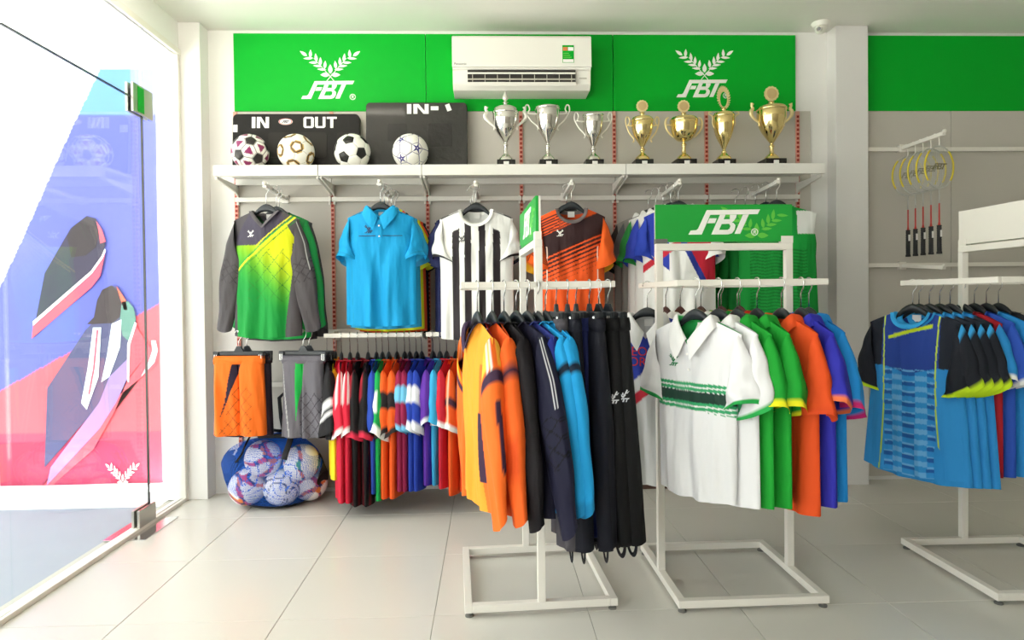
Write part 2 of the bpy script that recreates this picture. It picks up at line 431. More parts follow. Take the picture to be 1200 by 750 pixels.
# ------------------------------------------------------------------ banner with printed football shoes, outside
def build_banner():
    t = thing('banner', 'large purple and red printed banner of sports shoes outside the glass front', 'banner', (-1.1, .3, -.04))
    X0, X1, Z1 = -.62, .455, 2.835
    n, m = 90, 200
    xs = np.linspace(X0, X1, n); zs = np.linspace(0, Z1, m)
    XX, ZZ = np.meshgrid(xs, zs); x = XX.ravel(); z = ZZ.ravel()
    # picture coordinates of the print: pixels of its own layout, px right, py down
    px = 187 + (x - X1) * 170.2; py = 573 - z * 173.5
    col = np.tile(rgb('6068c2'), (len(x), 1))
    def put(mask, c): col[mask] = rgb(c)
    put(py < 135, '6a92cc')
    put((py < 135) & (px > 160), '9094d2')
    put(px < 125 - (py - 81) * .46, 'fbfbff')
    put(py > 355 + (187 - px) * .55, 'e8606c')
    put(py > 505, 'bf4a64'); put((py > 515) & (px < 150 + (py - 515) * .4), 'ab3a58')
    y = .004 * np.sin(x * 9) + .003 * np.sin(z * 5 + x * 4)
    # flat sheet with a folded-back edge so that it has thickness
    V = [(a, b, c) for a, b, c in zip(x, y, z)]
    F = [(i * n + j, i * n + j + 1, (i + 1) * n + j + 1, (i + 1) * n + j) for i in range(m - 1) for j in range(n - 1)]
    o = len(V)
    V += [(a, b + .012, c) for a, b, c in zip(x, y, z)]
    F += [(o + i * n + j, o + (i + 1) * n + j, o + (i + 1) * n + j + 1, o + i * n + j + 1) for i in range(m - 1) for j in range(n - 1)]
    b_ = [j for j in range(n)]; tp = [(m - 1) * n + j for j in range(n)]; le = [i * n for i in range(m)]; ri = [i * n + n - 1 for i in range(m)]
    for L in (b_, tp, le, ri): F += [(L[k], L[k + 1], o + L[k + 1], o + L[k]) for k in range(len(L) - 1)]
    obj('sheet', colmesh('sheet', V, F, np.concatenate([col, np.tile(rgb('f4f4f4'), (len(x), 1))]), M['poster'], False), t)
    def w(p): return ((p[0] - 187) / 170.2 + X1, (573 - p[1]) / 173.5)
    def sh(name, pts, c, d):
        b = MB(); b.prism([w(p) for p in pts], -.006 - d * .0012, -.005 - d * .0012 + .0006)
        return b.build(name, mat('banner_print_' + name, c, 0.6), t)
    # lower shoe
    sh('shoe_upper', [(60, 452), (104, 385), (114, 375), (118, 350), (124, 338), (134, 333), (142, 336), (150, 350), (157, 362), (161, 372), (160, 385), (153, 402), (150, 420), (150, 440), (120, 470), (55, 545)], '4a4c74', 1)
    sh('shoe_collar', [(106, 378), (114, 370), (118, 350), (124, 338), (134, 333), (142, 340), (146, 352), (143, 370), (135, 377), (112, 378)], '33282c', 2)
    sh('shoe_heel', [(140, 334), (150, 350), (152, 362), (148, 362), (143, 345)], 'f0684f', 3)
    sh('shoe_quarter', [(146, 352), (153, 352), (159, 360), (161, 372), (158, 385), (152, 398), (146, 392), (143, 375)], '5a8c80', 3)
    sh('shoe_midsole', [(58, 571), (110, 525), (135, 480), (150, 445), (152, 402), (160, 378), (166, 390), (178, 408), (184, 402), (187, 412), (182, 428), (165, 442), (140, 462), (118, 500), (50, 569)], 'ea5666', 1.5)
    sh('shoe_heel_tip', [(178, 398), (183, 398), (185, 410), (181, 424), (166, 440), (174, 424), (179, 410)], 'd8f0f2', 3)
    sh('shoe_panel', [(62, 545), (118, 470), (130, 440), (150, 420), (151, 440), (137, 470), (118, 500), (57, 566)], '9a80c4', 2.2)
    sh('shoe_stripe', [(113, 382), (122, 382), (118, 440), (104, 478), (98, 470), (106, 430)], 'dff4fb', 4)
    sh('shoe_stripe', [(134, 378), (145, 373), (143, 405), (130, 440), (121, 446), (128, 415)], 'dff4fb', 4)
    sh('shoe_stripe_line', [(117, 385), (119, 385), (114, 430), (108, 460), (106, 460), (112, 430)], 'd0506a', 5)
    sh('shoe_outline', [(150, 445), (151, 402), (160, 376), (162, 378), (154, 403), (152, 447)], 'f6f6fa', 4)
    # upper shoe
    sh('shoe_upper', [(60, 318), (90, 266), (108, 252), (118, 255), (125, 270), (128, 285), (124, 300), (112, 318), (48, 376)], '2f2a44', 1)
    sh('shoe_collar', [(86, 276), (95, 262), (108, 254), (117, 258), (121, 272), (118, 288), (106, 298), (90, 300)], '2d2429', 2)
    sh('shoe_heel', [(119, 258), (125, 268), (129, 282), (123, 284), (121, 268)], 'f0566a', 3)
    sh('shoe_midsole', [(46, 379), (112, 320), (124, 303), (128, 296), (122, 322), (112, 335), (44, 394)], 'f2506a', 2.5)
    sh('shoe_outline', [(46, 374), (112, 316), (124, 299), (128, 290), (129, 293), (125, 302), (113, 319), (46, 379)], 'f6f6fa', 4)
    # small laurel printed at the foot
    b = MB()
    for p in laurel_polys(): b.prism([(.19 + a * .20, .02 + (c - .17) * .17 / .6) for a, c in p], -.008, -.007)
    b.build('laurel_emblem', M['white'], t)
build_banner()

# ------------------------------------------------------------------ green sign boards
def sign_boards():
    for k, (x0, x1, lx, lab) in enumerate(((-.005, 1.197, .59, 'bright green sign board with white laurel emblem above the black boards'),
                                       (1.2, 2.396, None, 'plain green board behind the air conditioner'),
                                       (2.4, 3.59, 2.985, 'green sign board with white laurel emblem above the gold trophies'))):
        t = thing('sign_board', lab, 'sign', ((x0 + x1) / 2, 0, 2.424), group='green boards along the top of the wall')
        w = (x1 - x0) / 2
        MB().box(-w, w, -.004, .02, 0, .489).build('board', M['green'], t, bevel=.001, seg=1)
        if lx is not None:
            c = lx - (x0 + x1) / 2
            z = .125 if k == 0 else .135
            flat_print('lettering', FBT, M['white'], t, c - .01, -.004, z + .01, .335)
            flat_print('laurel_emblem', LAUREL, M['white'], t, c, -.004, z + .01, .335)
            flat_print('registered_mark', reg_polys(c + .145, z - .035, .019), M['white'], t, 0, -.004, 0, 1)
    t = thing('sign_board', 'plain dark green board at the top right past the pilaster', 'sign', (5.2, 0, 2.424), group='green boards along the top of the wall')
    MB().box(-1.17, 1.2, -.004, .02, 0, .489).build('board', M['green'], t, bevel=.001, seg=1)
    MB().box(-.0015, .0015, -.0045, .0, 0, .489).build('seam', M['grout'], t)
sign_boards()

# ------------------------------------------------------------------ wall fittings: slotted uprights, shelf, rails
ORD = ['first', 'second', 'third', 'fourth', 'fifth', 'sixth', 'seventh']
def uprights():
    body = MB().box(-.012, .012, -.012, 0, .03, 2.42).mesh('channel', M['upright'], bevel=.0015, seg=1)
    b = MB(); d = MB()
    z = .06
    while z < 2.41:
        b.box(-.0085, .0085, -.0128, -.0118, z - .009, z + .009); d.box(-.005, .005, -.0134, -.0126, z - .004, z + .004); z += .028
    sl = b.mesh('slots', M['slot']); dk = d.mesh('slot_hole_shade', M['slotdark'])  # dark ticks paint the shade inside the slots
    for k in range(7):
        t = thing('slotted_upright', ORD[k] + ' red slotted upright from the left on the grey back wall', 'upright', (.6 * k, 0, 0), group='slotted uprights on the back wall')
        obj('channel', body, t)
        s = tag(obj('slots', sl, t), 'row of red slots', kind='stuff'); tag(obj('slot_hole_shade', dk, s), 'painted shade of the slot holes', kind='stuff')
uprights()
def shelf():
    segs = [(0, .6, 'far left', 'under the left pair of footballs'), (.6, 1.2, 'second', 'under the classic black and white football'), (1.2, 2.4, 'long middle', 'under the silver trophies'), (2.4, 3.6, 'long right', 'under the gold trophies')]
    for x0, x1, w, under in segs:
        a = x0 - (.0 if x0 else .0); e = x1
        t = thing('shelf_board', f'grey white {w} shelf board {under}', 'shelf', ((a + e) / 2, 0, 1.955), group='boards of the high shelf')
        h = (e - a) / 2 - .0015
        MB().box(-h, h, -.356, -.016, .04, .058).build('top_panel', M['shelf'], t, bevel=.002)
        MB().box(-h, h, -.358, -.338, -.004, .0585).build('front_lip', M['shelf'], t, bevel=.003)
        MB().box(-h, h, -.03, -.014, .0, .039).build('back_lip', M['shelf'], t, bevel=.002)
    for i, x in enumerate((0, .6, 1.2, 1.8, 2.4, 3.0, 3.6)):
        if i in (3, 5): continue
        for s in ((-1, 1) if 0 < i < 6 else ((1,) if i == 0 else (-1,))):
            b = MB().prismx([(-.012, 1.885), (-.012, 1.953), (-.335, 1.953), (-.335, 1.938), (-.06, 1.905)], x + s * .004 if s > 0 else x + s * .016, x + s * .016 if s > 0 else x + s * .004)
            o = b.build('shelf_bracket', M['cream'], bevel=.0015)
            tag(o, f'cream shelf bracket on the {"right" if s > 0 else "left"} side of the {ORD[i]} upright', 'bracket', 'brackets under the high shelf')
shelf()
def rails():
    for k in range(6):
        t = thing('hang_rail', f'cream hanging rail spanning bay {["one", "two", "three", "four", "five", "six"][k]} from the left below the shelf', 'rail', (.6 * k + .3, 0, 1.862), group='rails below the high shelf')
        MB().box(-.297, .297, -.045, -.027, -.014, .014).build('bar', M['cream'], t, bevel=.002)
        for s in (-1, 1): MB().box(s * .285 - .006, s * .285 + .006, -.03, -.010, -.03, .02).build('end_bracket', M['cream'], t, bevel=.001)
rails()
ARM = [(.315, 1.868), (.965, 1.876), (1.515, 1.868), (2.07, 1.872), (2.70, 1.874), (3.285, 1.876)]
WHO = ['green goalkeeper jersey', 'cyan polo shirt', 'black and white striped jersey', 'orange and black jersey', 'white polo with blue and red sash', 'green sleeveless jersey']
def face_arm(x, z, label, y0=-.03, y1=-.42, pegs=True, group='display arms on the wall rail', rise=.02):
    t = thing('display_arm', label, 'hanging arm', (x, y0, z), group=group)
    L = y1 - y0
    MB().bar((0, 0, -.004), (0, L, rise - .004), .022, .022).build('arm', M['cream'], t, bevel=.002)
    MB().box(-.022, .022, -.02, .006, -.03, .02).build('saddle', M['cream'], t, bevel=.002)
    MB().tube([(0, L - .0, rise), (0, L - .003, rise + .012), (0, L - .003, rise + .018)], [.011, .012, .009], 10).build('end_knob', M['cream'], t, smooth=True)
    if pegs:
        for i in range(5):
            f = (i + .8) / 6; MB().bar((0, L * f, rise * f + .003), (0, L * f, rise * f + .013), .007).build('stop_peg', M['cream'], t)
for (x, z), w in zip(ARM, WHO): face_arm(x, z, f'cream display arm holding the {w}')

# ------------------------------------------------------------------ ceiling lamp added out of view to brighten the left ceiling and wall
def batten(x, y, rz, label, strength):
    t = thing('added_fill_lamp', label, 'lamp', (x, y, H), rz, 'added ceiling lamps')
    MB().box(-.62, .62, -.025, .025, -.045, 0).build('housing', M['ac'], t, bevel=.004)
    for s in (-1, 1): MB().box(s * .605 - .012, s * .605 + .012, -.016, .016, -.09, -.04).build('tube_holder', M['ac'], t, bevel=.002)
    MB().tube([(-.595, 0, -.072), (.595, 0, -.072)], .014, 12).build('tube', mat('added_lamp_tube', 'ffffff', .5, emit='fff6e6', estr=strength), t, smooth=True)
batten(.35, -1.05, 0, 'unseen ceiling lamp added to brighten the room near the glass front', 46)
# ------------------------------------------------------------------ garments
def grid_faces(K, N, wrap=True):
    F = []
    for i in range(K - 1):
        for j in range(N if wrap else N - 1):
            F.append((i * N + j, i * N + (j + 1) % N, (i + 1) * N + (j + 1) % N, (i + 1) * N + j))
    return F

class Shirt:
    """a shirt on a hanger: z = 0 at the side of the neck, front towards -y, x to the viewer's right"""
    def __init__(s, seed=0, sw=.205, slope=.05, nw=.078, nd=.10, vneck=False, bnd=.012, cw=.225, hw=.225, L=.70, T=.045, fold=.017,
                 nf=26, m=34, hem=.012, sleeve='short', slen=.225, sout=.075, swid=.155, ta=.30, twist=0.0, tail=0.0):
        s.__dict__.update(locals()); r = random.Random(seed * 77 + 5)
        s.ph = [r.uniform(0, 6.28) for _ in range(8)]; s.r = r; s.slant = r.choice((-1, 1)) * r.uniform(.5, 1.1)
    def half(s, t): return np.interp(t, [0, .05, .16, s.ta, s.ta + .12, 1], [s.sw, s.sw - .004, s.sw - .012, s.cw, s.cw - .004, s.hw])
    def top(s, u, front):
        ax = np.abs(u) * s.sw
        sl = -s.slope * np.clip((ax - s.nw) / (s.sw - s.nw), 0, 1) ** 1.15
        k = np.clip(ax / s.nw, 0, 1)
        shp = (1 - k) if s.vneck else np.sqrt(np.clip(1 - k * k, 0, 1))
        return sl - np.where(front, s.nd * shp, s.bnd * np.sqrt(np.clip(1 - k * k, 0, 1)))
    def surf(s, u, t, front):
        u = np.asarray(u, float); t = np.asarray(t, float); front = np.broadcast_to(np.asarray(front), u.shape)
        h = s.half(t); x = u * h
        tp = s.top(u, front)
        bot = -s.L + s.hem * (np.abs(u) ** 2) - np.where(front, 0, s.tail)
        z = tp + (bot - tp) * t
        prof = np.clip(1 - np.abs(u) ** 2.5, 0, 1) ** .6
        th = s.T * (.6 + .4 * sstep(0, .3, t)) * sstep(-.03, .10, t) ** .5
        nb = .047 * np.sqrt(np.clip(1 - (u * s.sw / s.nw * .97) ** 2, 0, 1)) * (1 - sstep(0, .3, t))
        y = np.sqrt((prof * th) ** 2 + nb ** 2)
        p = s.ph; tt = sstep(.12, 1, t)
        A = s.fold
        fo = A * tt * (np.sin(8.5 * u + p[0] + 1.4 * np.sin(2.2 * t + p[1])) * .8 + np.sin(15 * u + p[2] + 2.2 * np.sin(1.7 * t + p[6])) * .45 + np.sin(26 * u + p[3] + 3 * t) * .12)
        fo2 = A * .8 * sstep(.08, .3, t) * (1 - .6 * t) * np.sin(9 * (np.abs(u) + .9 * t) + p[3]) * .5
        fb = A * tt * (np.sin(6.5 * u + p[4] + 1.1 * np.sin(2 * t + p[5])) * .8)
        y = np.where(front, -y - (fo + fo2) * prof, y + fb * prof)
        x = x + s.twist * t * y
        return np.stack([x, y, z], -1)
    def at(s, x, z, off=.004):
        """a point on the front surface, for flat prints"""
        x = np.asarray(x, float); z = np.asarray(z, float)
        t = np.clip(-z / s.L, 0, 1); u = x / s.cw
        for _ in range(8):
            u = np.clip(x / s.half(t), -1, 1); tp = s.top(u, np.ones(u.shape, bool)); bot = -s.L + s.hem * np.abs(u) ** 2
            t = np.clip((z - tp) / (bot - tp), 0, 1)
        P = s.surf(u, t, np.ones(u.shape, bool)); P[:, 1] -= off
        P[:, 0] = x; P[:, 2] = z
        return P
    def body(s, paint):
        nf, m = s.nf, s.m
        uf = np.linspace(-1, 1, nf + 1); ub = np.linspace(1, -1, nf + 1)[1:-1]
        u = np.concatenate([uf, ub]); fr = np.concatenate([np.ones(nf + 1, bool), np.zeros(nf - 1, bool)])
        t = np.linspace(0, 1, m + 1) ** 1.0
        U, Tt = np.meshgrid(u, t); FR = np.broadcast_to(fr, U.shape)
        P = s.surf(U.ravel(), Tt.ravel(), FR.ravel())
        N = 2 * nf
        col = paint_cols(paint, dict(x=P[:, 0], z=P[:, 2], f=FR.ravel(), u=U.ravel(), t=Tt.ravel()))
        return P, grid_faces(m + 1, N), col
    def sleeve_mesh(s, side, paint, K=16, N=20, spread=1.0):
        top0 = np.array([side * (s.sw - .012), -s.slope + .002]); bot0 = np.array([side * (s.cw - .03), -s.L * s.ta - .02])
        if s.sleeve == 'short':
            ct = np.array([side * (s.sw + s.sout * spread), -s.slope - s.slen]); cb = ct + np.array([-side * s.swid * .93, -.035 - .02 * spread])
            TP = [top0, top0 * .62 + ct * .38 + np.array([side * .014, .008]), top0 * .3 + ct * .7 + np.array([side * .010, .004]), ct]
            BT = [bot0, bot0 * .6 + cb * .4, bot0 * .25 + cb * .75, cb]
        else:
            Ls = s.slen
            el = np.array([side * (s.sw + .055 * spread), -s.slope - Ls * .46]); wr = np.array([side * (s.sw + .075 * spread), -s.slope - Ls])
            TP = [top0, top0 * .5 + el * .5 + np.array([side * .012, .01]), el, el * .5 + wr * .5 + np.array([side * .006, 0]), wr]
            BT = [bot0, el + np.array([-side * .145, .04]), el + np.array([-side * .135, -.03]), el * .5 + wr * .5 + np.array([-side * .115, -.02]), wr + np.array([-side * .085, -.012])]
        TP = np.array(TP); BT = np.array(BT); kk = np.linspace(0, 1, len(TP)); k = np.linspace(0, 1, K)
        tp = np.stack([np.interp(k, kk, TP[:, i]) for i in (0, 1)], 1); bt = np.stack([np.interp(k, kk, BT[:, i]) for i in (0, 1)], 1)
        for _ in range(2):
            for a in (tp, bt): a[1:-1] = (a[:-2] + 2 * a[1:-1] + a[2:]) / 4
        ph = np.linspace(0, 2 * PI, N, endpoint=False)
        KK, PH = np.meshgrid(k, ph, indexing='ij')
        ce = (tp + bt) / 2; ha = (tp - bt) / 2
        c = np.cos(PH); sn = np.sin(PH)
        b = .030 + .012 * sstep(0, .3, KK) + .010 * KK
        if s.sleeve != 'short': b = .030 + .014 * np.sin(PI * np.clip(KK * .9 + .15, 0, 1)) - .008 * KK
        fold = 1 + .22 * np.sin(3 * PH + s.ph[6] + 4 * KK) * KK + .12 * np.sin(5 * PH + s.ph[7] + 9 * KK) * sstep(.1, .6, KK)
        x = ce[:, 0][:, None] + ha[:, 0][:, None] * c; z = ce[:, 1][:, None] + ha[:, 1][:, None] * c
        y = -b * (sn * np.abs(sn) ** .45 if s.sleeve == 'short' else sn) * fold
        z = z + .028 * s.slant * sn * sstep(.2, 1, KK)
        x = x + side * .006 * np.sin(14 * KK + s.ph[3]) * (c > 0) * KK
        P = np.stack([x, y, z], -1).reshape(-1, 3)
        col = paint_cols(paint, dict(k=KK.ravel(), w=c.ravel(), q=sn.ravel(), x=P[:, 0], z=P[:, 2], side=np.full(K * N, side), f=sn.ravel() > 0))
        return P, grid_faces(K, N), col, (ce[-1], ha[-1])
    def collar(s, kind, c, c2=None, h=.018):
        n = 40
        if kind == 'polo':
            a = np.linspace(0.02, 1, n // 2); uf = a  # front right half (viewer's), from centre outward
            ring = [(u * s.nw / s.sw, True) for u in np.linspace(.06, 1, 12)] + [(u * s.nw / s.sw, False) for u in np.linspace(1, -1, 20)[1:-1]] + [(u * s.nw / s.sw, True) for u in np.linspace(-1, -.06, 12)]
        else:
            ring = [(u * s.nw / s.sw, True) for u in np.linspace(-1, 1, 24)] + [(u * s.nw / s.sw, False) for u in np.linspace(1, -1, 20)[1:-1]]
        U = np.array([r[0] for r in ring]); Fr = np.array([r[1] for r in ring])
        B = s.surf(U, np.zeros(len(U)), Fr)
        cen = np.array([0, 0, 0]); D = B - cen; D[:, 2] = 0; D /= np.maximum(np.linalg.norm(D, axis=1), 1e-6)[:, None]
        rows = []; up = np.array([0, 0, 1.0])
        if kind == 'polo':
            f = np.where(Fr, 1 - np.abs(U) * s.sw / s.nw, 0)[:, None]
            rows = [B - up * .004, B + up * .014 - D * .004, B + up * .022 + D * .003, B + up * .016 + D * .014, B - up * (.006 + .018 * f) + D * (.024), B - up * (.026 + .034 * f) + D * (.032 + .004 * f)]
            # collar points spread sideways
            rows[-1][:, 0] += np.sign(U) * .026 * f[:, 0]; rows[-2][:, 0] += np.sign(U) * .012 * f[:, 0]
            wrap = False
        else:
            dn = np.array([0, 0, -1.0])
            out = np.stack([U * s.sw / s.nw * .7, np.where(Fr, -.22, .22), np.where(Fr, -(1 - np.abs(U) * s.sw / s.nw), 0)], -1)
            out /= np.maximum(np.linalg.norm(out, axis=1), 1e-6)[:, None]
            rows = [B + out * h - np.array([0, 1, 0]) * np.where(Fr, .007, -.007)[:, None], B + out * h * .4 - np.array([0, 1, 0]) * np.where(Fr, .008, -.008)[:, None], B + up * .005, B - up * .006 - D * .004, B - up * h - D * .002]
            wrap = True
        P = np.stack(rows, 0); K, N = P.shape[:2]
        col = np.tile(rgb(c), (K * N, 1)).reshape(K, N, 3)
        if c2: col[:2 if kind == 'polo' else 1] = rgb(c2)
        if c2 and kind != 'polo': col[1:] = rgb(c); col[0] = rgb(c2)
        return P.reshape(-1, 3), grid_faces(K, N, wrap), col.reshape(-1, 3)

def paint_cols(paint, E):
    """paint: [base colour or function, (mask function, colour or function), ...] evaluated over the cloth"""
    n = len(next(iter(E.values())))
    def ev(c): return np.tile(rgb(c), (n, 1)) if isinstance(c, str) else c(E)
    col = ev(paint[0]).copy()
    for mk, c in paint[1:]:
        k = np.asarray(mk(E), float)[:, None]
        col = col * (1 - k) + ev(c) * k
    return col

def mapped(sh, polys, x, z, s, name, m, parent, off=.0045):
    b = MB()
    for p in polys:
        # refine long edges a little so that the print follows the cloth
        q = np.array([(x + a * s, z + c * s) for a, c in p])
        P = sh.at(q[:, 0], q[:, 1], off); b.add(P, [tuple(range(len(P)))])
    return b.build(name, m, parent, fix=False)
CHEST = [[(-.42, .55), (-.34, .62), (.05, .02), (-.03, -.02)], [(.42, .55), (.34, .62), (-.05, .02), (.03, -.02)],
         [(-.55, .50), (-.42, .44), (-.2, .32), (-.36, .30)], [(.55, .50), (.42, .44), (.2, .32), (.36, .30)],
         [(-.24, .20), (-.12, .26), (.0, .12), (-.1, .05)], [(.24, .20), (.12, .26), (.0, .12), (.1, .05)],
         [(-.05, .2), (.05, .2), (.05, .38), (-.05, .38)],
         [(-.5, -.32), (-.42, -.24), (-.28, -.24), (-.16, -.04), (.5, -.04), (.45, -.12), (-.1, -.12), (-.22, -.32)], [(-.1, -.32), (0, -.12), (.12, -.12), (.05, -.32)], [(.16, -.32), (.26, -.12), (.36, -.12), (.26, -.32)]]

HANG = {}
def hanger_mesh(kind, w=.185):
    if (kind, w) in HANG: return HANG[(kind, w)]
    b = MB(); n = 24; rings = []
    for i in range(n + 1):
        u = -1 + 2 * i / n; x = u * w; a = abs(u)
        zt = .044 * max(0, 1 - (a / .42) ** 2) - .047 * max(0, (a - .42) / .58) ** 1.15 - .011 * min(1, a / .42)
        hh = .046 - .032 * min(1, a * 1.5); wy = .011 - .006 * a
        rings.append([(x, wy * math.cos(t), zt - hh / 2 + hh / 2 * math.sin(t)) for t in [2 * PI * j / 10 for j in range(10)]])
    V = [p for r in rings for p in r]
    b.add(V, grid_faces(n + 1, 10)); b.add(rings[0], [tuple(range(10))]); b.add(rings[-1], [tuple(range(10))])
    me = b.mesh('shoulder_bar', M['hanger' if kind == 'black' else 'brownh'], smooth=True)
    h = MB(); pts = [(0, 0, .038), (0, 0, .096), (.006, 0, .106), (.017, 0, .120)]
    for k in range(9):
        t = -.35 + (PI + .5) * k / 8; pts.append((.0205 * math.cos(t), 0, .140 + .0205 * math.sin(t)))
    hk = h.tube(pts, .0023, 6).mesh('hook', M['chrome'], smooth=True)
    HANG[(kind, w)] = (me, hk)
    return HANG[(kind, w)]
def put_hanger(loc, rz, short, kind='black', w=.185, group='shirt hangers'):
    t = thing('clothes_hanger', f'{kind} plastic hanger carrying the {short}', 'hanger', loc, rz, group)
    a, h = hanger_mesh(kind, w); obj('shoulder_bar', a, t); obj('hook', h, t)
    return t
def put_clip_hanger(loc, rz, short, w=.15, group='clip hangers'):
    t = thing('clip_hanger', f'black clip hanger carrying the {short}', 'hanger', loc, rz, group)
    key = ('clip', w)
    if key not in HANG:
        bar = MB().box(-w, w, -.007, .007, .012, .036).mesh('bar', M['hanger'], bevel=.003)
        hump = MB().prism([(-.03, .034), (.03, .034), (.012, .066), (-.012, .066)], -.006, .006).mesh('hook_base', M['hanger'], bevel=.002)
        cl = MB().box(-.016, .016, -.016, .016, -.022, .034).mesh('clip', M['hanger'], bevel=.004)
        sp = MB().tube([(-.006, -.018, .02), (-.006, -.019, -.015), (.006, -.019, -.015), (.006, -.018, .02)], .0022, 6).mesh('spring', M['chrome'])
        HANG[key] = (bar, hump, cl, sp)
    bar, hump, cl, sp = HANG[key]
    obj('bar', bar, t); obj('hook_base', hump, t); obj('hook', hanger_mesh('black')[1], t)
    for s in (-1, 1):
        c = obj('clip', cl, t, (s * (w - .02), 0, 0)); obj('spring', sp, c)
    return t

CACHE = {}
def dress(name, key, spec, loc, rz, label, cat, group, short, hk='black', hw=None, lean=0):
    """spec: dict(sh=Shirt, body=paint, sleeve=paint or None, collar=(kind, colours...), cuff=colour, emblem=(material, x, z, size), extra=function)"""
    t = thing(name, label, cat, loc, rz, group); t.rotation_euler = (math.radians(lean), 0, rz)
    sh = spec['sh']
    if key not in CACHE:
        parts = []
        P, F, c = sh.body(spec['body']); parts.append(('body', colmesh('body', P, F, c, M['fabric']), None))
        if spec.get('sleeve') is not None:
            for sd in (-1, 1):
                P, F, c, end = sh.sleeve_mesh(sd, spec['sleeve'], K=spec.get('sk', 16), N=spec.get('sn', 20), spread=spec.get('spread', 1.0))
                parts.append(('sleeve', colmesh('sleeve', P, F, c, M['fabric']), None))
        if spec.get('collar'):
            P, F, c = sh.collar(*spec['collar']); parts.append(('collar', colmesh('collar', P, F, c, M['fabric']), None))
        CACHE[key] = parts
    for n, me, p in CACHE[key]: obj(n, me, t)
    if spec.get('emblem'):
        m, x, z, sz = spec['emblem']
        mapped(sh, CHEST, x, z, sz, 'chest_emblem', M[m], t)
    if spec.get('tag', True) and spec.get('collar'):
        MB().box(-.02, .02, .036, .0375, -.045, -.012).build('neck_tag', M['label'], t)
    if spec.get('extra'): spec['extra'](sh, t)
    if spec.get('placket'):
        pc = spec['placket']; b = MB(); zz = np.linspace(-sh.nd + .004, -sh.nd - .12, 8)
        A = sh.at(np.full(8, -.014), zz, .003); B = sh.at(np.full(8, .014), zz, .003)
        b.add(np.concatenate([A, B]), [(i, i + 1, i + 9, i + 8) for i in range(7)])
        me = b.mesh('placket', None, fix=False); V = [tuple(v.co) for v in me.vertices]
        pl = obj('placket', colmesh('placket', V, [tuple(p.vertices) for p in me.polygons], np.tile(rgb(pc), (len(V), 1)), M['fabric']), t)
        for zb in (-sh.nd - .03, -sh.nd - .09):
            q = sh.at(np.array([0.0]), np.array([zb]), .005)[0]
            MB().tube([(q[0], q[1] + .001, q[2]), (q[0], q[1] - .002, q[2])], .005, 10).build('button', M['label'], pl)
    put_hanger(loc, rz, short, hk, hw or min(.185, sh.sw - .015))
    return t

# ------------------------------------------------------------------ trousers and shorts on clip hangers
def leg_tube(side, w0, w1, L, T0, T1, seed, paint, K=26, N=20, fold=.006, gap=.0, crotch=.25, rise=0):
    r = random.Random(seed); p = [r.uniform(0, 6.28) for _ in range(4)]
    k = np.linspace(0, 1, K); ph = np.linspace(0, 2 * PI, N, endpoint=False); KK, PH = np.meshgrid(k, ph, indexing='ij')
    hx = np.interp(k, [0, crotch, 1], [w0 / 2, w0 / 2 * 1.04, w1 / 2])[:, None]; T = np.interp(k, [0, .06, crotch, 1], [T0 * .7, T0, T0 * 1.1, T1])[:, None]
    cx = side * (w0 / 2 + gap * k[:, None])
    cc, ss = np.cos(PH), np.sin(PH)
    px = np.sign(cc) * np.abs(cc) ** .8; py = np.sign(ss) * np.abs(ss) ** .8
    f = fold * sstep(.05, .5, KK)
    x = cx + hx * px; y = -(T + f * np.sin(3 * PH + p[0] + 2.5 * KK) + f * .7 * np.sin(5 * PH + p[1] + 5 * KK)) * py
    z = -L * KK + rise * KK * np.abs(px)
    P = np.stack([x, y, z], -1).reshape(-1, 3)
    col = paint_cols(paint, dict(x=P[:, 0], z=P[:, 2], k=KK.ravel(), f=ss.ravel() > 0, w=(cc * side).ravel(), side=np.full(K * N, side)))
    F = grid_faces(K, N); F.append(tuple((K - 1) * N + j for j in range(N)))
    return P, F, col
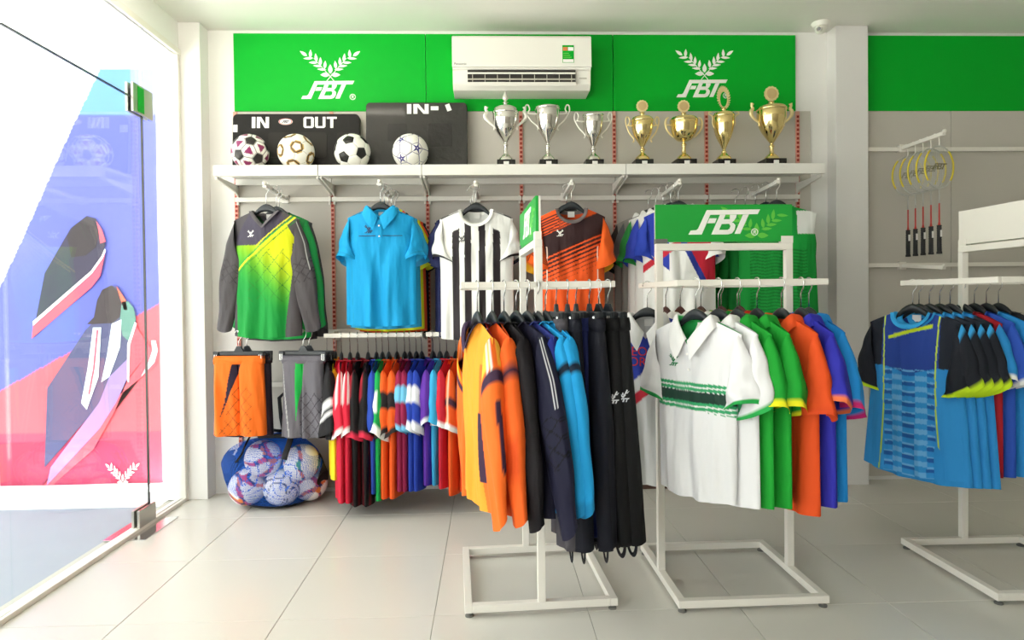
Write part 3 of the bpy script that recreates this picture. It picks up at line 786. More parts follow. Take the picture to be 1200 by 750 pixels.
def trousers(name, loc, rz, label, group, short, paint, L=1.0, w0=.175, w1=.11, T0=.03, T1=.032, seed=1, stirrup=None, emblem=None, band=None, cat='trousers', N=20, K=26, fold=.006, crotch=.25, cw=.15, lean=0):
    t = thing(name, label, cat, loc, rz, group); t.rotation_euler = (math.radians(lean), 0, rz)
    for sd in (-1, 1):
        P, F, c = leg_tube(sd, w0, w1, L, T0, T1, seed + sd, paint, K, N, fold, gap=.0 if cat == 'shorts' else -.01, crotch=crotch)
        lg = obj('leg', colmesh('leg', P, F, c, M['fabric']), t)
        if stirrup:
            pts = [(sd * (w0 / 2 - .01) + .030 * math.cos(a), .003, -L + .004 - .062 * math.sin(a)) for a in [PI * i / 12 for i in range(13)]]
            b = MB().tube(pts, .009, 8, flat=.35); me = b.mesh('stirrup', M['strap'], smooth=True); obj('stirrup', me, lg)
    # waistband: a flattened elastic ring round both legs
    K2, N2 = 5, 40; ph = np.linspace(0, 2 * PI, N2, endpoint=False)
    rows = []
    for i, (zz, g) in enumerate(((.012, .0), (.013, .004), (-.012, .007), (-.035, .006), (-.036, .0))):
        rip = .0018 * np.sin(ph * 26)
        rows.append(np.stack([(w0 + g) * np.sign(np.cos(ph)) * np.abs(np.cos(ph)) ** .5, (T0 * .72 + g + rip) * np.sign(np.sin(ph)) * np.abs(np.sin(ph)) ** .6 * -1, np.full(N2, zz)], -1))
    P = np.concatenate(rows); col = paint_cols(band or paint, dict(x=P[:, 0], z=P[:, 2], k=np.zeros(len(P)), f=P[:, 1] < 0, w=np.zeros(len(P)), side=np.sign(P[:, 0])))
    obj('waistband', colmesh('waistband', P, grid_faces(K2, N2), col, M['fabric']), t)
    if emblem:
        m, x, z, sz, y = emblem
        b = MB()
        def wrap(a, c):   # the print follows the curve of the near leg
            th = x - a * sz / .05; hx = w0 / 2 * 1.02
            return (w0 / 2 - .003 + (hx + .010) * math.copysign(abs(math.cos(th)) ** .8, math.cos(th)), -(T0 * 1.1 + y) * abs(math.sin(th)) ** .8, z + c * sz)
        for p in CHEST: b.add([wrap(a, c) for a, c in p], [tuple(range(len(p)))])
        b.build('emblem', M[m], t, fix=False)
    put_clip_hanger((loc[0], loc[1], loc[2]), rz, short, cw)
    return t
# ------------------------------------------------------------------ substitution boards on the shelf
LET = {'I': [[(0, 0), (.22, 0), (.22, 1), (0, 1)]],
       'N': [[(0, 0), (.2, 0), (.2, 1), (0, 1)], [(.2, 1), (.26, 1), (.56, .3), (.56, 0), (.5, 0), (.2, .7)], [(.56, 0), (.76, 0), (.76, 1), (.56, 1)]],
       'O': [[(0, .12), (.2, .16), (.2, .84), (0, .88)], [(.56, .16), (.76, .12), (.76, .88), (.56, .84)], [(0, .88), (.1, 1), (.66, 1), (.76, .88), (.56, .84), (.2, .84)], [(0, .12), (.2, .16), (.56, .16), (.76, .12), (.66, 0), (.1, 0)]],
       'U': [[(0, .12), (.2, .16), (.2, 1), (0, 1)], [(.56, .16), (.76, .12), (.76, 1), (.56, 1)], [(0, .12), (.2, .16), (.56, .16), (.76, .12), (.66, 0), (.1, 0)]],
       'T': [[(0, .82), (.74, .82), (.74, 1), (0, 1)], [(.26, 0), (.48, 0), (.48, .82), (.26, .82)]]}
LW = {'I': .22, 'N': .76, 'O': .76, 'U': .76, 'T': .74}
def word(s, x, z, h, wid):
    tot = sum(LW[c] for c in s) + .1 * (len(s) - 1); k = wid / tot; P = []
    for c in s:
        for p in LET[c]: P.append([(x + a * k, z + b * h) for a, b in p])
        x += (LW[c] + .1) * k
    return P
def rrect(x0, x1, z0, z1, r, n=5):
    P = []
    for cx, cz, a in ((x1 - r, z0 + r, -PI / 2), (x1 - r, z1 - r, 0), (x0 + r, z1 - r, PI / 2), (x0 + r, z0 + r, PI)):
        P += [(cx + r * math.cos(a + PI / 2 * i / n), cz + r * math.sin(a + PI / 2 * i / n)) for i in range(n + 1)]
    return P
def boards():
    t = thing('substitution_board', 'black substitution board lettered IN and OUT behind the left footballs', 'board', (.399, -.075, 2.0135), group='substitution boards on the shelf')
    t.rotation_euler = (math.radians(-4), 0, 0)
    MB().prism(rrect(-.39, .39, 0, .375, .03), -.022, .022).build('panel', M['board'], t, bevel=.004)
    flat_print('word_in', word('IN', -.272, .285, .07, .105), M['white'], t, 0, -.0225, 0, 1)
    flat_print('word_out', word('OUT', .045, .285, .07, .205), M['white'], t, 0, -.0225, 0, 1)
    b = MB(); b.prism([(-.065 + .043 * math.cos(a), .325 + .02 * math.sin(a)) for a in [2 * PI * i / 24 for i in range(24)]], -.0245, -.022)
    e = b.build('oval_badge', M['white'], t)
    b = MB(); 
    for p in ring_polys(0, 0, .84, .95, 24): b.prism([(-.065 + .043 * x, .325 + .02 * z) for x, z in p], -.0252, -.0245)
    b.build('badge_ring', M['red'], e)
    b = MB()
    for p in FBT: b.prism([(-.065 + .05 * x, .324 + .05 * z) for x, z in p], -.0254, -.0246)
    b.build('badge_lettering', M['navyp'], e)
    for x0, x1 in ((-.17, .19), (.25, .37)):
        for (a, bb, c, d) in ((x0, x1, .255, .258), (x0, x1, .10, .103), (x0, x0 + .003, .10, .258), (x1 - .003, x1, .10, .258)):
            pass
        MB().prism(rrect(x0, x1, .10, .258, .02), -.0245, -.021).build('display_recess', M['boardin'], t, bevel=.001)
    MB().box(-.385, -.36, -.0235, -.0215, .26, .305).build('paper_label', M['label'], t)
    t = thing('substitution_board', 'grey substitution board in clear plastic wrap lettered IN behind the blue starred football', 'board', (1.145, -.085, 2.0135), group='substitution boards on the shelf')
    t.rotation_euler = (math.radians(-5), 0, 0)
    MB().prism(rrect(-.315, .315, 0, .445, .025), -.025, .025).build('panel', M['wrap'], t, bevel=.004)
    flat_print('word_in', word('IN', -.06, .372, .062, .135), M['white'], t, 0, -.0255, 0, 1)
    MB().box(.088, .136, -.0265, -.0245, .395, .42).build('paper_label', M['label'], t)
    MB().box(-.014, .014, -.001, .001, -.022, .022).build('paper_label', M['label'], t).matrix_local = Matrix.Translation((.198, -.0265, .412)) @ Matrix.Rotation(-.35, 4, 'Y')
    for x0, x1, z0, z1 in ((-.18, -.06, .20, .31), (.07, .22, .16, .31)):
        MB().prism(rrect(x0, x1, z0, z1, .012), -.0272, -.024).build('display_recess', M['wrapin'], t, bevel=.001)
boards()

# ------------------------------------------------------------------ footballs sewn from 12 pentagons and 20 hexagons
def trunc_ico():
    g = (1 + 5 ** .5) / 2
    ico = [Vector(v).normalized() for v in [(-1, g, 0), (1, g, 0), (-1, -g, 0), (1, -g, 0), (0, -1, g), (0, 1, g), (0, -1, -g), (0, 1, -g), (g, 0, -1), (g, 0, 1), (-g, 0, -1), (-g, 0, 1)]]
    d = min((ico[0] - ico[j]).length for j in range(1, 12))
    nb = [[j for j in range(12) if j != i and abs((ico[i] - ico[j]).length - d) < 1e-3] for i in range(12)]
    pent = []
    for i in range(12):
        c = ico[i]; ring = [(ico[i] * 2 + ico[j]).normalized() for j in nb[i]]; pent.append((c, ring))
    hexa = []
    for i in range(12):
        for j in nb[i]:
            for k in nb[i]:
                if i < j < k and k in nb[j]:
                    c = (ico[i] + ico[j] + ico[k]).normalized()
                    ring = [(ico[a] * 2 + ico[b]).normalized() for a in (i, j, k) for b in (i, j, k) if a != b]
                    hexa.append((c, ring, ico[i]))
    def order(c, ring):
        x = (ring[0] - c * ring[0].dot(c)).normalized(); y = c.cross(x)
        return sorted(ring, key=lambda p: math.atan2(p.dot(y), p.dot(x)))
    return [(c, order(c, r), None) for c, r in pent], [(c, order(c, r), a) for c, r, a in hexa]
PENT, HEXA = trunc_ico()
def frame_of(c, ref):
    x = (ref - c * ref.dot(c)).normalized(); y = c.cross(x)
    return Matrix(((x.x, y.x, c.x), (x.y, y.y, c.y), (x.z, y.z, c.z)))
def panel_mesh(name, c, ring, ref, R, paint, sub=11):
    fm = frame_of(c, ref); inv = fm.transposed()
    pts = [inv @ p for p in ring]; ctr = Vector((0, 0, 1)); V = []; F = []; n = len(pts); E = []
    # concentric rows from centre to rim
    V.append(ctr.copy()); E.append((0, 0, 0))
    per = sub
    def idx(r, k): return 0 if r == 0 else 1 + (r - 1) * n * per + k % (n * per)
    for r in range(1, sub + 1):
        for s in range(n):
            for k in range(per):
                f = k / per; rim = pts[s].lerp(pts[(s + 1) % n], f)
                p = ctr.lerp(rim, r / sub * .985).normalized(); V.append(p)
                E.append((r / sub, s + f, math.atan2(rim.y, rim.x)))
    for r in range(sub):
        for k in range(n * per):
            if r == 0: F.append((0, idx(1, k), idx(1, k + 1)))
            else: F.append((idx(r, k), idx(r + 1, k), idx(r + 1, k + 1), idx(r, k + 1)))
    e = np.array(E); rr = e[:, 0]
    lift = R * (1 - .028 * sstep(.82, 1, rr))
    Vn = np.array([list(v) for v in V]) * lift[:, None]
    cols = paint(rr, e[:, 1], e[:, 2])
    return colmesh(name, Vn, F, cols, M['leather'])
def football(loc, rot, label, ppaint, hpaint, R=.108):
    t = thing('football', label, 'football', loc, 0, 'footballs on the shelf'); t.rotation_euler = rot
    MB().lathe([(R * .965 * math.sin(a), -R * .965 * math.cos(a)) for a in [PI * i / 20 for i in range(21)]], 32).build('bladder', mat('football_seam', '3a3733', .6), t, smooth=True)
    pm = panel_mesh('pentagon_panel', PENT[0][0], PENT[0][1], PENT[0][1][0], R, ppaint)
    hm = panel_mesh('hexagon_panel', HEXA[0][0], HEXA[0][1], HEXA[0][2], R, hpaint)
    for c, ring, _ in PENT:
        o = obj('pentagon_panel', pm, t); o.matrix_local = frame_of(c, ring[0]).to_4x4()
    for c, ring, ref in HEXA:
        o = obj('hexagon_panel', hm, t); o.matrix_local = frame_of(c, ref).to_4x4()
def mixc(n, base, *layers):
    col = np.tile(rgb(base), (n, 1))
    for k, c in layers:
        k = np.asarray(k, float)[:, None]; col = col * (1 - k) + rgb(c) * k
    return col
def balls():
    zc = 2.0135 + .108
    W_ = 'f3f1ea'
    football((.158, -.2, zc), (.5, .15, .3), 'football with black pentagons, maroon triangles and white bands, leftmost on the shelf',
             lambda r, s, a: mixc(len(r), '231f1e', (r > .94, W_)),
             lambda r, s, a: mixc(len(r), W_, (r * np.max([np.cos(a - q) for q in (PI / 3, PI, -PI / 3)], 0) < .40, '86265a'), (r > .95, '7c6a70')))
    football((.432, -.2, zc), (.2, .5, .9), 'white football with gold and black star outlines, second from the left',
             lambda r, s, a: mixc(len(r), W_, ((r > .66) & (r < .84), 'b98f3e'), ((r > .84), '2b2724')),
             lambda r, s, a: mixc(len(r), W_, ((r > .80) & (np.cos(3 * a) > .2), 'c9a457'), ((r > .92) & (np.cos(3 * a) > .2), '3a3028')))
    football((.769, -.2, zc), (.42, -.25, .1), 'classic white football with plain black pentagons',
             lambda r, s, a: mixc(len(r), '1c1b1b'), lambda r, s, a: mixc(len(r), W_))
    football((1.118, -.2, zc), (1.0, .3, .5), 'white football with dark blue star marks, standing alone before the grey board',
             lambda r, s, a: mixc(len(r), W_, ((r < .40 + .6 * (np.abs(((s + .0) % 1) - .5) * 2) ** 2.2), '2b2a7c'), (r < .12, 'd9d7e6')),
             lambda r, s, a: mixc(len(r), W_, ((r > .965), '55539a')))
balls()

# ------------------------------------------------------------------ trophies
def smooth_prof(pts, n=6):
    """Catmull-Rom through lathe profile points"""
    P = [pts[0]] + list(pts) + [pts[-1]]; out = []
    for i in range(1, len(P) - 2):
        for k in range(n):
            t = k / n; q = []
            for d in (0, 1):
                a, b, c, e = P[i - 1][d], P[i][d], P[i + 1][d], P[i + 2][d]
                q.append(.5 * ((2 * b) + (-a + c) * t + (2 * a - 5 * b + 4 * c - e) * t * t + (-a + 3 * b - 3 * c + e) * t ** 3))
            out.append((max(0, q[0]), q[1]))
    out.append(pts[-1]); return out
def trophy(x, label, metal, matte, H_, rc, hs, lid, hand, group, cupz=None, plw=.055):
    """H_: total height, rc: cup radius, hs: handle span, lid: None/'spike'/'disc'/'wreath', hand: 'loop'/'urn'/'wing'/'thin'"""
    t = thing('trophy', label, 'trophy', (x, -.2, 2.0135), 0, group)
    m, mm = M[metal], M[matte]
    MB().box(-plw, plw, -plw, plw, 0, .05).build('plinth', M['plinth'], t, bevel=.003)
    MB().box(-.016, .016, -plw - .001, -plw + .0005, .018, .038).build('label_plate', M['label'], t)
    z0 = .05; zr = cupz[1]; zb = cupz[0]
    MB().lathe(smooth_prof([(.0, z0), (.044, z0), (.046, z0 + .008), (.040, z0 + .02), (.026, z0 + .034), (.014, z0 + .046), (.012, zb - .03), (.016, zb - .022), (.016, zb - .016), (.009, zb - .008), (.011, zb)]), 28).build('stem', m, t, smooth=True)
    h = zr - zb
    if hand == 'wing': prof = [(.011, zb), (rc * .55, zb + h * .10), (rc * .86, zb + h * .38), (rc * .97, zb + h * .7), (rc * 1.0, zb + h * .97), (rc * .97, zr)]
    else: prof = [(.011, zb), (rc * .40, zb + h * .16), (rc * .76, zb + h * .40), (rc * .97, zb + h * .68), (rc * 1.0, zb + h * .88), (rc * .95, zr)]
    cup = MB().lathe(smooth_prof(prof) + [(rc * .90, zr), (rc * .84, zr - .02), (rc * .5, zr - h * .5), (0, zr - h * .6)], 40).build('cup', m, t, smooth=True)
    MB().lathe([(rc * .985, zr - .012), (rc * 1.03, zr - .009), (rc * 1.03, zr + .002), (rc * .97, zr + .004), (rc * .93, zr)], 40).build('rim', m, cup, smooth=True)
    if lid:
        zl = zr + .003
        lh = .042 if lid == 'spike' else .024
        l = MB().lathe(smooth_prof([(rc * .97, zl), (rc * .9, zl + lh * .45), (rc * .62, zl + lh * .75), (rc * .25, zl + lh * .95), (.012, zl + lh), (.012, zl + lh + .012), (.018, zl + lh + .016), (.0, zl + lh + .02)]), 36).build('lid', m, t, smooth=True)
        zf = zl + lh + .015
        if lid == 'spike':
            MB().lathe(smooth_prof([(.008, zf), (.007, zf + .012), (.016, zf + .02), (.017, zf + .032), (.010, zf + .05), (.004, zf + .07), (0, H_)]), 12).build('finial', mm, l, smooth=False)
        elif lid == 'disc':
            r = (H_ - zf) / 2 - .004; zc = H_ - r
            n = 40; poly = [(r * (1 + .05 * math.cos(13 * a)) * math.cos(a), zc + r * (1 + .05 * math.cos(13 * a)) * math.sin(a)) for a in [2 * PI * i / n for i in range(n)]]
            f = MB().prism(poly, -.005, .005).build('finial_disc', mm, l, bevel=.0015)
            MB().prism([(r * .72 * math.cos(a), zc + r * .72 * math.sin(a)) for a in [2 * PI * i / 28 for i in range(28)]], -.0065, .0065).build('medal_face', mat('matte_gold_face', 'd9bd86', .5, .4), f, bevel=.001)
            MB().prism([(-.014, zf - .004), (.014, zf - .004), (.008, zc - r * .9), (-.008, zc - r * .9)], -.005, .005).build('finial_neck', mm, l, bevel=.001)
        else:
            zc = (zf + H_) / 2; rz = (H_ - zf) / 2; b = MB()
            for i in range(26):
                a = -PI / 2 + 2 * PI * (i + .5) / 26; px, pz = .030 * math.cos(a), zc + rz * .86 * math.sin(a)
                b.prism([(px + q[0], pz + q[1]) for q in leaf(0, 0, .014 * math.cos(a + .5), .02 * math.sin(a) + .012, .005, 3)], -.004, .004)
            b.tube([(.026 * math.cos(a), 0, zc + rz * .85 * math.sin(a)) for a in [2 * PI * i / 28 for i in range(28)]], .0045, 6, closed=True)
            b.build('finial_wreath', mm, l)
    for s in (-1, 1):
        zt = zr + .0
        if hand == 'loop':
            e = hs
            pts = [(rc * .95, zt - .035), (rc + .012, zt - .034), (e - .018, zt - .028), (e - .026, zt - .006), (e - .017, zt + .018), (e - .004, zt + .016), (e, zt - .006), (e - .004, zt - .03), (rc + (e - rc) * .45, zt - .075), (rc * .80, zt - .115), (rc * .80 + .006, zt - .135)]
            rr = .0055
        elif hand == 'urn':
            e = hs
            pts = [(e - .008, zt + .035), (e - .004, zt + .018), (e - .012, zt + .004), (e, zt - .012), (e - .002, zt - .035), (rc + .018, zt - .062), (rc * .9, zt - .085), (rc * .92, zt - .105)]
            rr = [.013, .008, .009, .013, .012, .008, .006, .005]
        elif hand == 'wing':
            e = hs; r0 = rc
            pts = [(e - .022, zt + .02), (e - .006, zt + .008), (e, zt - .02), (e - .008, zt - .055), (e - .03, zt - .085), (e - .05, zt - .105)]
            rr = [.003, .008, .009, .008, .006, .003]
        else:
            e = hs
            pts = [(e - .02, zt + .022), (e - .004, zt + .024), (e, zt + .012), (e - .012, zt + .004), (rc + .006, zt - .01), (rc + .006, zt - .05), (rc * .8, zt - .09), (rc * .72, zt - .115)]
            rr = .0042
        P = np.array(pts); kk = np.linspace(0, 1, len(P)); k = np.linspace(0, 1, 30)
        sp = smooth_prof([tuple(p) for p in P], 4)
        R_ = rr if not hasattr(rr, '__len__') else list(np.interp(np.linspace(0, 1, len(sp)), np.linspace(0, 1, len(rr)), rr))
        MB().tube([(s * a, 0, b) for a, b in sp], R_, 8, flat=.8).build('handle', mm, t, smooth=True)
        if hand in ('loop', 'wing'):
            zz = zt - .034 if hand == 'loop' else zt - .03
            MB().tube([(s * rc * .93, 0, zz), (s * (hs - .01), 0, zz + .003)], .004, 6).build('handle_strut', mm, t, smooth=True)
gs, gg = 'silver trophy cups', 'gold trophy cups'
trophy(1.697, 'tall silver trophy with pointed lid and urn handles, leftmost cup', 'silver', 'silverw', .472, .078, .124, 'spike', 'urn', gs, (.165, .345))
trophy(1.954, 'wide open silver trophy with curled loop handles, middle of the silver cups', 'silver', 'silverw', .388, .074, .135, None, 'loop', gs, (.16, .372))
trophy(2.234, 'smallest open silver trophy with loop handles, beside the gold cups', 'silver', 'silverw', .338, .064, .115, None, 'loop', gs, (.14, .325))
trophy(2.537, 'slim gold trophy with round disc finial and curled handles, leftmost gold cup', 'gold', 'goldm', .420, .066, .103, 'disc', 'loop', gg, (.135, .298))
trophy(2.794, 'broad bowl gold trophy with round disc finial and wing handles', 'gold', 'goldm', .420, .084, .114, 'disc', 'wing', gg, (.165, .296), .062)
trophy(3.044, 'narrow gold trophy topped with an open laurel wreath', 'gold', 'goldm', .486, .064, .094, 'wreath', 'thin', gg, (.12, .325))
trophy(3.343, 'largest gold trophy with disc finial and urn handles, rightmost on the shelf', 'gold', 'goldm', .505, .088, .128, 'disc', 'urn', gg, (.155, .365), .065)

# ------------------------------------------------------------------ air conditioner, security camera
def air_con():
    t = thing('air_conditioner', 'white split air conditioner with open louvre high on the green board', 'air conditioner', (1.80, -.004, 2.50))
    w = .42
    MB().prismx([(0, .32), (-.205, .32), (-.218, .308), (-.218, .115), (-.205, .11), (-.20, .03), (-.17, .0), (0, .0)], -w, w).build('body', M['ac'], t, bevel=.004)
    MB().prismx([(-.212, .316), (-.226, .302), (-.230, .125), (-.212, .125)], -w - .002, w + .002).build('front_panel', M['ac'], t, bevel=.003)
    o = MB().box(-.33, .325, -.222, -.19, .028, .108).build('air_outlet', M['acdark'], t)
    for z, th in ((.088, .010), (.052, .008)):
        MB().box(-.33, .325, -.228, -.212, z - th / 2, z + th / 2).build('louvre', M['acgrey'] if z < .06 else M['ac'], o, bevel=.002)
    for i in range(9):
        x = -.30 + i * .075; MB().box(x - .002, x + .002, -.226, -.21, .03, .085).build('vertical_vane', M['acgrey'], o)
    MB().prismx([(-.235, .030), (-.229, .034), (-.215, .016), (-.222, .012)], -.33, .325).build('flap', M['ac'], t, bevel=.001)
    s = MB().box(.245, .315, -.2305, -.2285, .15, .255).build('energy_sticker', M['green'], t)
    MB().box(.248, .312, -.2315, -.2302, .152, .17).build('sticker_base', M['label'], s)
    MB().box(.248, .276, -.2315, -.2302, .222, .243).build('sticker_logo', M['orange'], s)
    MB().box(.279, .312, -.2315, -.2302, .222, .243).build('sticker_text_block', M['label'], s)
    b = MB()
    for k in range(3): b.box(.252, .30 - .008 * k, -.2315, -.2302, .18 + k * .012, .184 + k * .012)
    b.build('sticker_lines', M['leafgreen'], s)
    V, F = text_polys('Panasonic', .019)
    MB().add([(x - .372, -.2306, z + .136) for x, z in V], F).build('brand_lettering', M['dark'], t, fix=False)
    MB().box(.35, .395, -.2075, -.2055, .06, .068).build('indicator', M['acgrey'], t)
air_con()
def cctv():
    t = thing('security_camera', 'small white dome security camera on the ceiling by the pilaster', 'security camera', (3.69, -.135, 2.94))
    MB().lathe(smooth_prof([(0, 0), (.052, 0), (.053, -.012), (.047, -.024), (.04, -.03), (0, -.03)], 4), 28).build('base', M['ac'], t, smooth=True)
    MB().lathe(smooth_prof([(0, -.072), (.022, -.066), (.036, -.048), (.038, -.034), (.03, -.02), (0, -.015)], 4), 28).build('ball', M['ac'], t, smooth=True)
    l = MB().tube([(-.018, -.022, -.046), (-.028, -.034, -.053)], [.019, .018], 18).build('lens_ring', M['acgrey'], t, smooth=False)
    MB().tube([(-.026, -.032, -.052), (-.0295, -.036, -.054)], .011, 16).build('lens', M['lens'], l)
cctv()

# ------------------------------------------------------------------ mesh bag of footballs
def bag():
    t = thing('ball_bag', 'blue mesh bag with black ends and straps, full of footballs on the floor', 'bag', (.285, -.22, 0))
    K, N = 40, 56
    uu = np.linspace(-1, 1, K); ph = np.linspace(0, 2 * PI, N, endpoint=False); U, PH = np.meshgrid(uu, ph, indexing='ij')
    prof = np.clip(1 - np.abs(U) ** 3.2, 0, 1) ** .42
    c = np.cos(PH); sn = np.sin(PH)
    hz = .205 + .015 * np.sin(2.5 * U + 1) - .02 * U
    z = .205 + np.sign(c) * np.abs(c) ** .75 * hz * prof * (1 + .06 * np.sin(5 * U + .5) * (c > 0)) - .012 * (1 - prof)
    z = np.maximum(z, .004)
    y = -np.sign(sn) * np.abs(sn) ** .85 * .178 * prof * (1 + .06 * np.cos(6 * U + 2 * PH))
    x = U * (.295 + .02 * np.sin(PH * 2))
    P = np.stack([x, y, z], -1).reshape(-1, 3)
    F = grid_faces(K, N)
    sets = {'net': [], 'back_panel': [], 'bottom_panel': [], 'end_panel_a': [], 'end_panel_b': []}
    for f in F:
        q = P[list(f)].mean(0)
        if q[2] < .028: k = 'bottom_panel'
        elif q[0] > .262 and q[1] > -.05: k = 'end_panel_a'
        elif q[0] < -.262 and q[1] > -.05: k = 'end_panel_b'
        elif q[1] > .06: k = 'back_panel'
        else: k = 'net'
        sets[k].append(f)
    for nm, fs in sets.items():
        m = M['net'] if nm == 'net' else M['bagback'] if nm == 'back_panel' else M['strap']
        nm = 'end_panel' if nm.startswith('end') else nm
        b = MB(); b.v = [tuple(p) for p in P]; b.f = [tuple(int(i) for i in f) for f in fs]
        me = b.mesh(nm, m, smooth=True, fix=False)
        bm = bmesh.new(); bm.from_mesh(me); bmesh.ops.delete(bm, geom=[v for v in bm.verts if not v.link_faces], context='VERTS'); bm.to_mesh(me); bm.free()
        obj(nm, me, t)
    for s in (-1, 1):
        x0 = s * .125
        pts = [(x0 - .02, -.172, .31), (x0 - .012, -.168, .345), (x0, -.13, .40), (x0 * .95, -.07, .435), (x0 * .8, .0, .445)]
        if s < 0: pts = [(x0 - .045, -.165, .30)] + pts[1:4] + [(x0 * .4, -.03, .46), (.05, .0, .44)]
        MB().tube(pts, .017, 8, flat=.25).build('strap', M['strap'], t, smooth=True)
    MB().tube([(-.08, -.02, .415), (-.02, -.06, .425), (.06, -.07, .425), (.14, -.03, .415)], .022, 10, flat=.6).build('drawn_mouth', M['strap'], t, smooth=True)
    MB().tube([(.0, .10, .40), (.03, .14, .50), (.05, .15, .60), (.02, .155, .66), (-.02, .15, .62), (-.005, .13, .50), (.02, .10, .42)], .012, 8, flat=.3).build('shoulder_strap', M['strap'], t, smooth=True)
    spots = [(-.150, -.048, .122, 'lower left ball'), (.052, -.05, .115, 'lower middle ball'), (-.055, -.048, .29, 'upper left ball'), (.172, -.046, .262, 'upper right ball'), (.19, .045, .115, 'lower right ball')]
    for i, (x, y, z, w) in enumerate(spots):
        K2, N2 = 48, 72; th = np.linspace(0, PI, K2); ph = np.linspace(0, 2 * PI, N2, endpoint=False)
        TH, PH = np.meshgrid(th, ph, indexing='ij'); R = .108
        d = np.stack([np.sin(TH) * np.cos(PH), np.sin(TH) * np.sin(PH), np.cos(TH)], -1).reshape(-1, 3)
        r = random.Random(i + 3)
        v = 0
        for q in range(3):
            w_ = np.array([r.uniform(-1, 1) for _ in range(3)]); w_ /= np.linalg.norm(w_); v = v + np.sin(4.2 * d @ w_ + r.uniform(0, 6)) * (1 - .2 * q)
        v2 = np.sin(9 * d[:, 0] + 6 * d[:, 2] + i) + np.sin(8 * d[:, 1] - 5 * d[:, 2])
        col = np.tile(rgb('f6f4f4'), (len(d), 1))
        band = np.abs(v) < .5
        col[band & (v2 > .3)] = rgb('e07a3a'); col[band & (v2 <= .3) & (v2 > -.5)] = rgb('2a2d6a'); col[band & (v2 <= -.5)] = rgb('3d9a5a' if i % 2 else 'd8486a')
        if i == 1:
            col[:] = rgb('f6f4f4'); col[np.abs(np.abs(v) - .5) < .12] = rgb('33343f')
        o = obj('football', colmesh('football', d * R, grid_faces(K2, N2), col, M['leather']), None, (.285 + x, -.22 + y, z))
        tag(o, f'white printed football inside the blue mesh bag, {w}', 'football', 'footballs in the mesh bag')
bag()
# ------------------------------------------------------------------ cloth prints
def near(v, c, w): return np.abs(v - c) < w
def ramp(c0, c1, fn):
    a, b = rgb(c0), rgb(c1)
    return lambda E: a + (b - a) * np.clip(fn(E), 0, 1)[:, None]
GR = 'shirts on the display arms'
def armpos(i, k=0, dy=.062):
    """the k-th hanger from the tip of display arm i"""
    x, z = ARM[i]; y = -.395 + k * dy
    return (x, y, z + .02 * (-y - .03) / .39 - .146)
HR = dict(nf=130, m=150)

# 1 green goalkeeper jersey
def gk_diag(E): return E['z'] - (-.195 + (E['x'] + .015) * .875)
sh = Shirt(1, sw=.20, cw=.205, hw=.205, L=.725, nd=.085, vneck=True, nw=.075, sleeve='long', slen=.615, T=.05, fold=.014, **HR)
gk = dict(sh=sh, body=[ramp('0b8936', 'c9cf10', lambda E: sstep(-.62, -.16, E['z'] + .9 * (E['x'] - .02) * (E['z'] < 0) * .9) ** 1.4),
                       (lambda E: near((E['x'] + E['z'] * .9 + .4) % .085, .04, .0018) & (E['z'] < -.24) & (E['z'] > -.52) & E['f'] & (np.abs(E['x'] - .03) < .12), '2c7a2a'),
                       (lambda E: near((E['x'] - E['z'] * .9 + .4) % .085, .04, .0018) & (E['z'] < -.22) & (E['z'] > -.50) & E['f'] & (np.abs(E['x'] - .03) < .12), '2c7a2a'),
                       (lambda E: (E['z'] > -.195) & ((E['x'] < -.015) | (gk_diag(E) > 0)), '45404f'),
                       (lambda E: (np.abs(E['x']) > .088 + .55 * -E['z']) & (E['z'] > -.2), '4a4649'),
                       (lambda E: near(gk_diag(E), -.012, .006) & (E['z'] > -.40), 'f0ea2a'),
                       (lambda E: near(gk_diag(E), .002, .005) & (E['z'] > -.40), '1f9a3c'),
                       (lambda E: near(gk_diag(E), .018, .004) & (E['z'] > -.195), 'e9e62a'),
                       (lambda E: near(gk_diag(E), -.034, .003) & (E['z'] > -.40), '2a7a30'),
                       (lambda E: (E['x'] > .165 - .05 * sstep(-.3, -.72, E['z'])) & (E['z'] < -.19), '4a4649'),
                       (lambda E: (E['x'] < -.175) & (E['z'] < -.19), '4a4649'),
                       (lambda E: ~E['f'], '3f6b45')],
          sleeve=['4a4648', (lambda E: near((E['k'] * 11 + E['w'] * 1.2) % 1, .5, .05) & (E['k'] > .36) & (E['k'] < .58), '2c292b'), (lambda E: near((E['k'] * 11 - E['w'] * 1.2) % 1, .5, .05) & (E['k'] > .36) & (E['k'] < .58), '2c292b'),
                  (lambda E: near(E['q'], .55, .05) & (E['k'] < .5) & (E['side'] > 0), 'c9c9c4'), (lambda E: E['k'] > .93, '4a4649')],
          collar=('crew', '5e5a5d'), emblem=('white', -.075, -.135, .042), sk=100, sn=72, spread=1.45)
def gk_pads(s, t): pass
dress('goalkeeper_jersey', 'gk', gk, armpos(0), math.radians(-9), 'green and yellow long sleeved goalkeeper jersey with charcoal sleeves, frontmost on the left arm', 'jersey', GR, 'green goalkeeper jersey in front')
sh2 = Shirt(2, sw=.20, cw=.205, hw=.205, L=.735, sleeve='long', slen=.60, nd=.08, vneck=True)
dress('goalkeeper_jersey', 'gk2', dict(sh=sh2, body=['1d7d3e', (lambda E: E['z'] < -.6, '18a548')], sleeve=['1c8f45', (lambda E: E['w'] < -.2, '58545a')], collar=('crew', '3d3d42'), spread=1.25),
      tuple(np.add(armpos(0, 1.1), (.035, 0, 0))), math.radians(-12), 'dark green long sleeved jersey directly behind the green and yellow one', 'jersey', GR, 'dark green jersey on the left arm')
